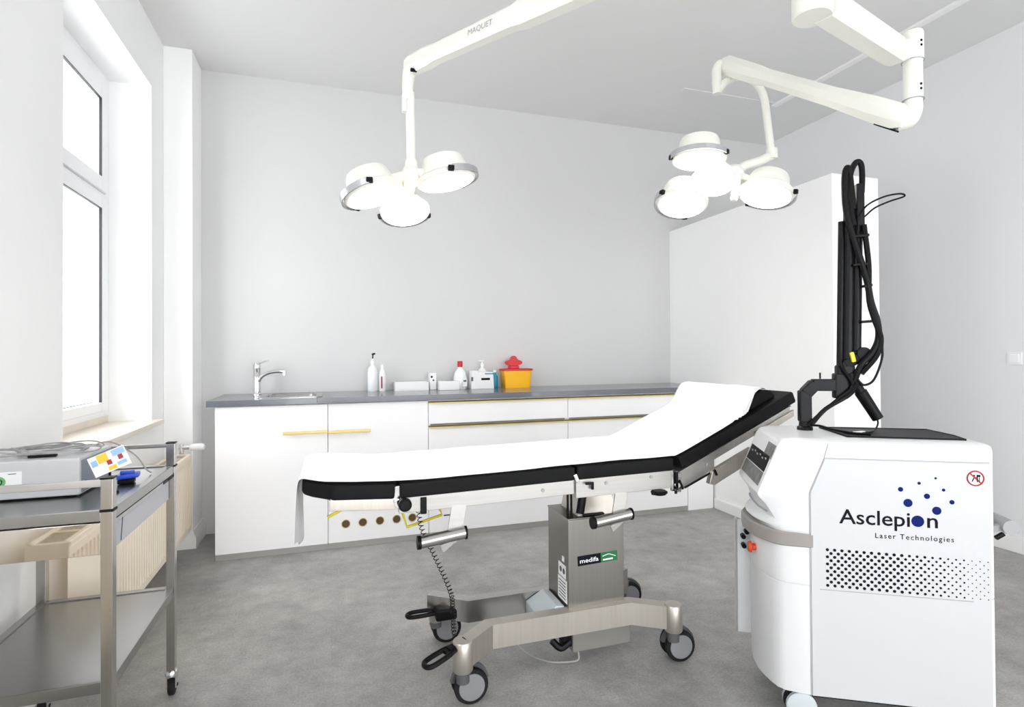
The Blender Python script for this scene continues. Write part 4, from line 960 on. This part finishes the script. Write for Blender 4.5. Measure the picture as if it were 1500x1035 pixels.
cd = thing('instruction_card', 'white card with coloured pictures leaning against the case on the trolley', 'card', (-.60, 1.86, .81))
c0, c1_, c2_, c3_ = V((-.644, 1.842, .912)), V((-.570, 1.882, .943)), V((-.551, 1.882, .889)), V((-.623, 1.842, .859))
fx = (c1_ - c0); fy = (c3_ - c0); fn = fx.cross(fy).normalized(); fn = fn if fn.y < 0 else -fn
def card(a, b3, c, d3, h, th): 
    q = [c0 + fx * x + fy * y2 + fn * h for x, y2 in ((a, c), (b3, c), (b3, d3), (a, d3))]
    return MB().rings([q, [p + fn * th for p in q]])
cs = card(0, 1, 0, 1, 0, .0012).build('card_sheet', 'label', cd)
for nme, a, b3, c, d3, mm in (('yellow_print', .22, .50, .02, .45, 'yellow'), ('blue_print', .62, .97, .04, .36, 'lightblue'), ('dark_print', .42, .55, .42, .66, 'redsign'), ('dark_print', .74, .87, .36, .60, 'redsign'), ('orange_print', .40, .62, .74, .94, 'yellow'), ('grey_print', .66, .92, .68, .86, 'lightblue'), ('violet_print', .04, .2, .2, .5, 'lightblue')):
    card(a, b3, c, d3, .0012, .0004).build(nme, mm, cs)
m = MB().cyl((-.600, 1.875, .8085), (-.600, 1.875, .815), .022).cyl((-.600, 1.875, .812), (-.598, 1.868, .885), .003).obox((-.612, 1.8645, .872), (-.586, 1.873, .884), .012, .010, .002); m.build('card_stand', 'blackp', cd)
bc = thing('blue_clamp', 'small blue plastic clip lying on the trolley beside the card', 'clip', (-.592, 2.0, .8085))
m = MB().obox((-.622, 1.995, .830), (-.563, 2.005, .834), .045, .014, .004).obox((-.612, 1.995, .843), (-.575, 2.0, .842), .02, .010, .003); m.build('clip_body', 'blue', bc)
MB().obox((-.618, 1.998, .8155), (-.575, 2.003, .8155), .035, .013, .003).build('clip_base', 'blackp', bc)
hs = MB()
hp = spline([(-.80, 1.80, .022), (-.85, 1.92, .022), (-.86, 2.04, .022), (-.84, 2.14, .022), (-.76, 2.2, .022)], 10)
rgs = []
d0, sd, u = frame_axes(hp[1] - hp[0]); fine = []
for a, b3 in zip(hp, hp[1:]): fine += [a.lerp(b3, k / 4) for k in range(4)]
for i, p in enumerate(fine):
    d3 = (fine[min(i + 1, len(fine) - 1)] - fine[max(i - 1, 0)]).normalized(); _, sd, u = frame_axes(d3); R = .0205 - (.004 if i % 2 else 0)
    rgs.append([p + (sd * math.cos(2 * PI * k / 12) + u * math.sin(2 * PI * k / 12)) * R for k in range(12)])
tag(hs.rings(rgs).build('ribbed_hose', 'white', origin=(-.85, 2.0, 0), ang=25), 'white ribbed hose lying on the floor under the trolley', 'hose')

# ------------------------------------------------------------------ daylight, camera, view
w = bpy.data.worlds.new('overcast_sky'); SC.world = w; w.use_nodes = True
bg = w.node_tree.nodes['Background']; bg.inputs['Color'].default_value = (1, .992, .985, 1)
nt = w.node_tree; tc = nt.nodes.new('ShaderNodeTexCoord'); sx = nt.nodes.new('ShaderNodeSeparateXYZ'); nt.links.new(tc.outputs['Generated'], sx.inputs[0])
mr = nt.nodes.new('ShaderNodeMapRange'); nt.links.new(sx.outputs['Y'], mr.inputs['Value'])      # sky raised towards the rear to push more fill through the added doors
mr.inputs['From Min'].default_value = .1; mr.inputs['From Max'].default_value = -.8; mr.inputs['To Min'].default_value = SKY_SIDE; mr.inputs['To Max'].default_value = SKY_REAR
nt.links.new(mr.outputs[0], bg.inputs['Strength'])
for i, (a, b3) in enumerate(WIN):
    ld = bpy.data.lights.new('window_daylight', 'AREA'); ld.shape = 'RECTANGLE'; ld.size = WZ1 - WZ0; ld.size_y = b3 - a
    ld.cycles.is_portal = True
    lo = bpy.data.objects.new('window_daylight', ld); COL.objects.link(lo); lo.location = (-1.33, (a + b3) / 2, (WZ0 + WZ1) / 2); lo.rotation_euler = (0, -PI / 2, 0)

for a, b3 in FILL_DOORS:  # portals for the sky light entering by the added rear doors
    ld = bpy.data.lights.new('window_daylight', 'AREA'); ld.shape = 'RECTANGLE'; ld.size = b3 - a; ld.size_y = RZ1 - RZ0; ld.cycles.is_portal = True
    lo = bpy.data.objects.new('window_daylight', ld); COL.objects.link(lo); lo.location = ((a + b3) / 2, YR - .19, (RZ0 + RZ1) / 2); lo.rotation_euler = (PI / 2, 0, 0)
    lo.rotation_euler = (-PI / 2, 0, 0) if (lo.rotation_euler.to_matrix() @ V((0, 0, -1))).y < 0 else lo.rotation_euler

F, CXP, CYP = 819.6, 750., 509.
yaw, pitch, roll, H = .313436, .0092378, .0064302, 1.2
f = V((math.sin(yaw) * math.cos(pitch), math.cos(yaw) * math.cos(pitch), math.sin(pitch))); r = V((math.cos(yaw), -math.sin(yaw), 0)); d = f.cross(r)
c, s = math.cos(roll), math.sin(roll)
right = r * c + d * s; down = -r * s + d * c
cam = bpy.data.cameras.new('camera'); cam.sensor_width = 36; cam.lens = F / 1500 * 36; cam.shift_y = -(517.5 - CYP) / 1500; cam.clip_start = .05
co = bpy.data.objects.new('camera', cam); COL.objects.link(co)
mw = MX((right, -down, -f)).transposed().to_4x4(); mw.translation = V((0, 0, H)); co.matrix_world = mw
SC.camera = co
SC.view_settings.view_transform = 'Standard'; SC.view_settings.look = 'None'; SC.view_settings.exposure = 0.2; SC.view_settings.gamma = 1; SC.view_settings.use_curve_mapping = False
SC.cycles.max_bounces = 16; SC.cycles.diffuse_bounces = 12; SC.cycles.glossy_bounces = 6; SC.cycles.transparent_max_bounces = 12
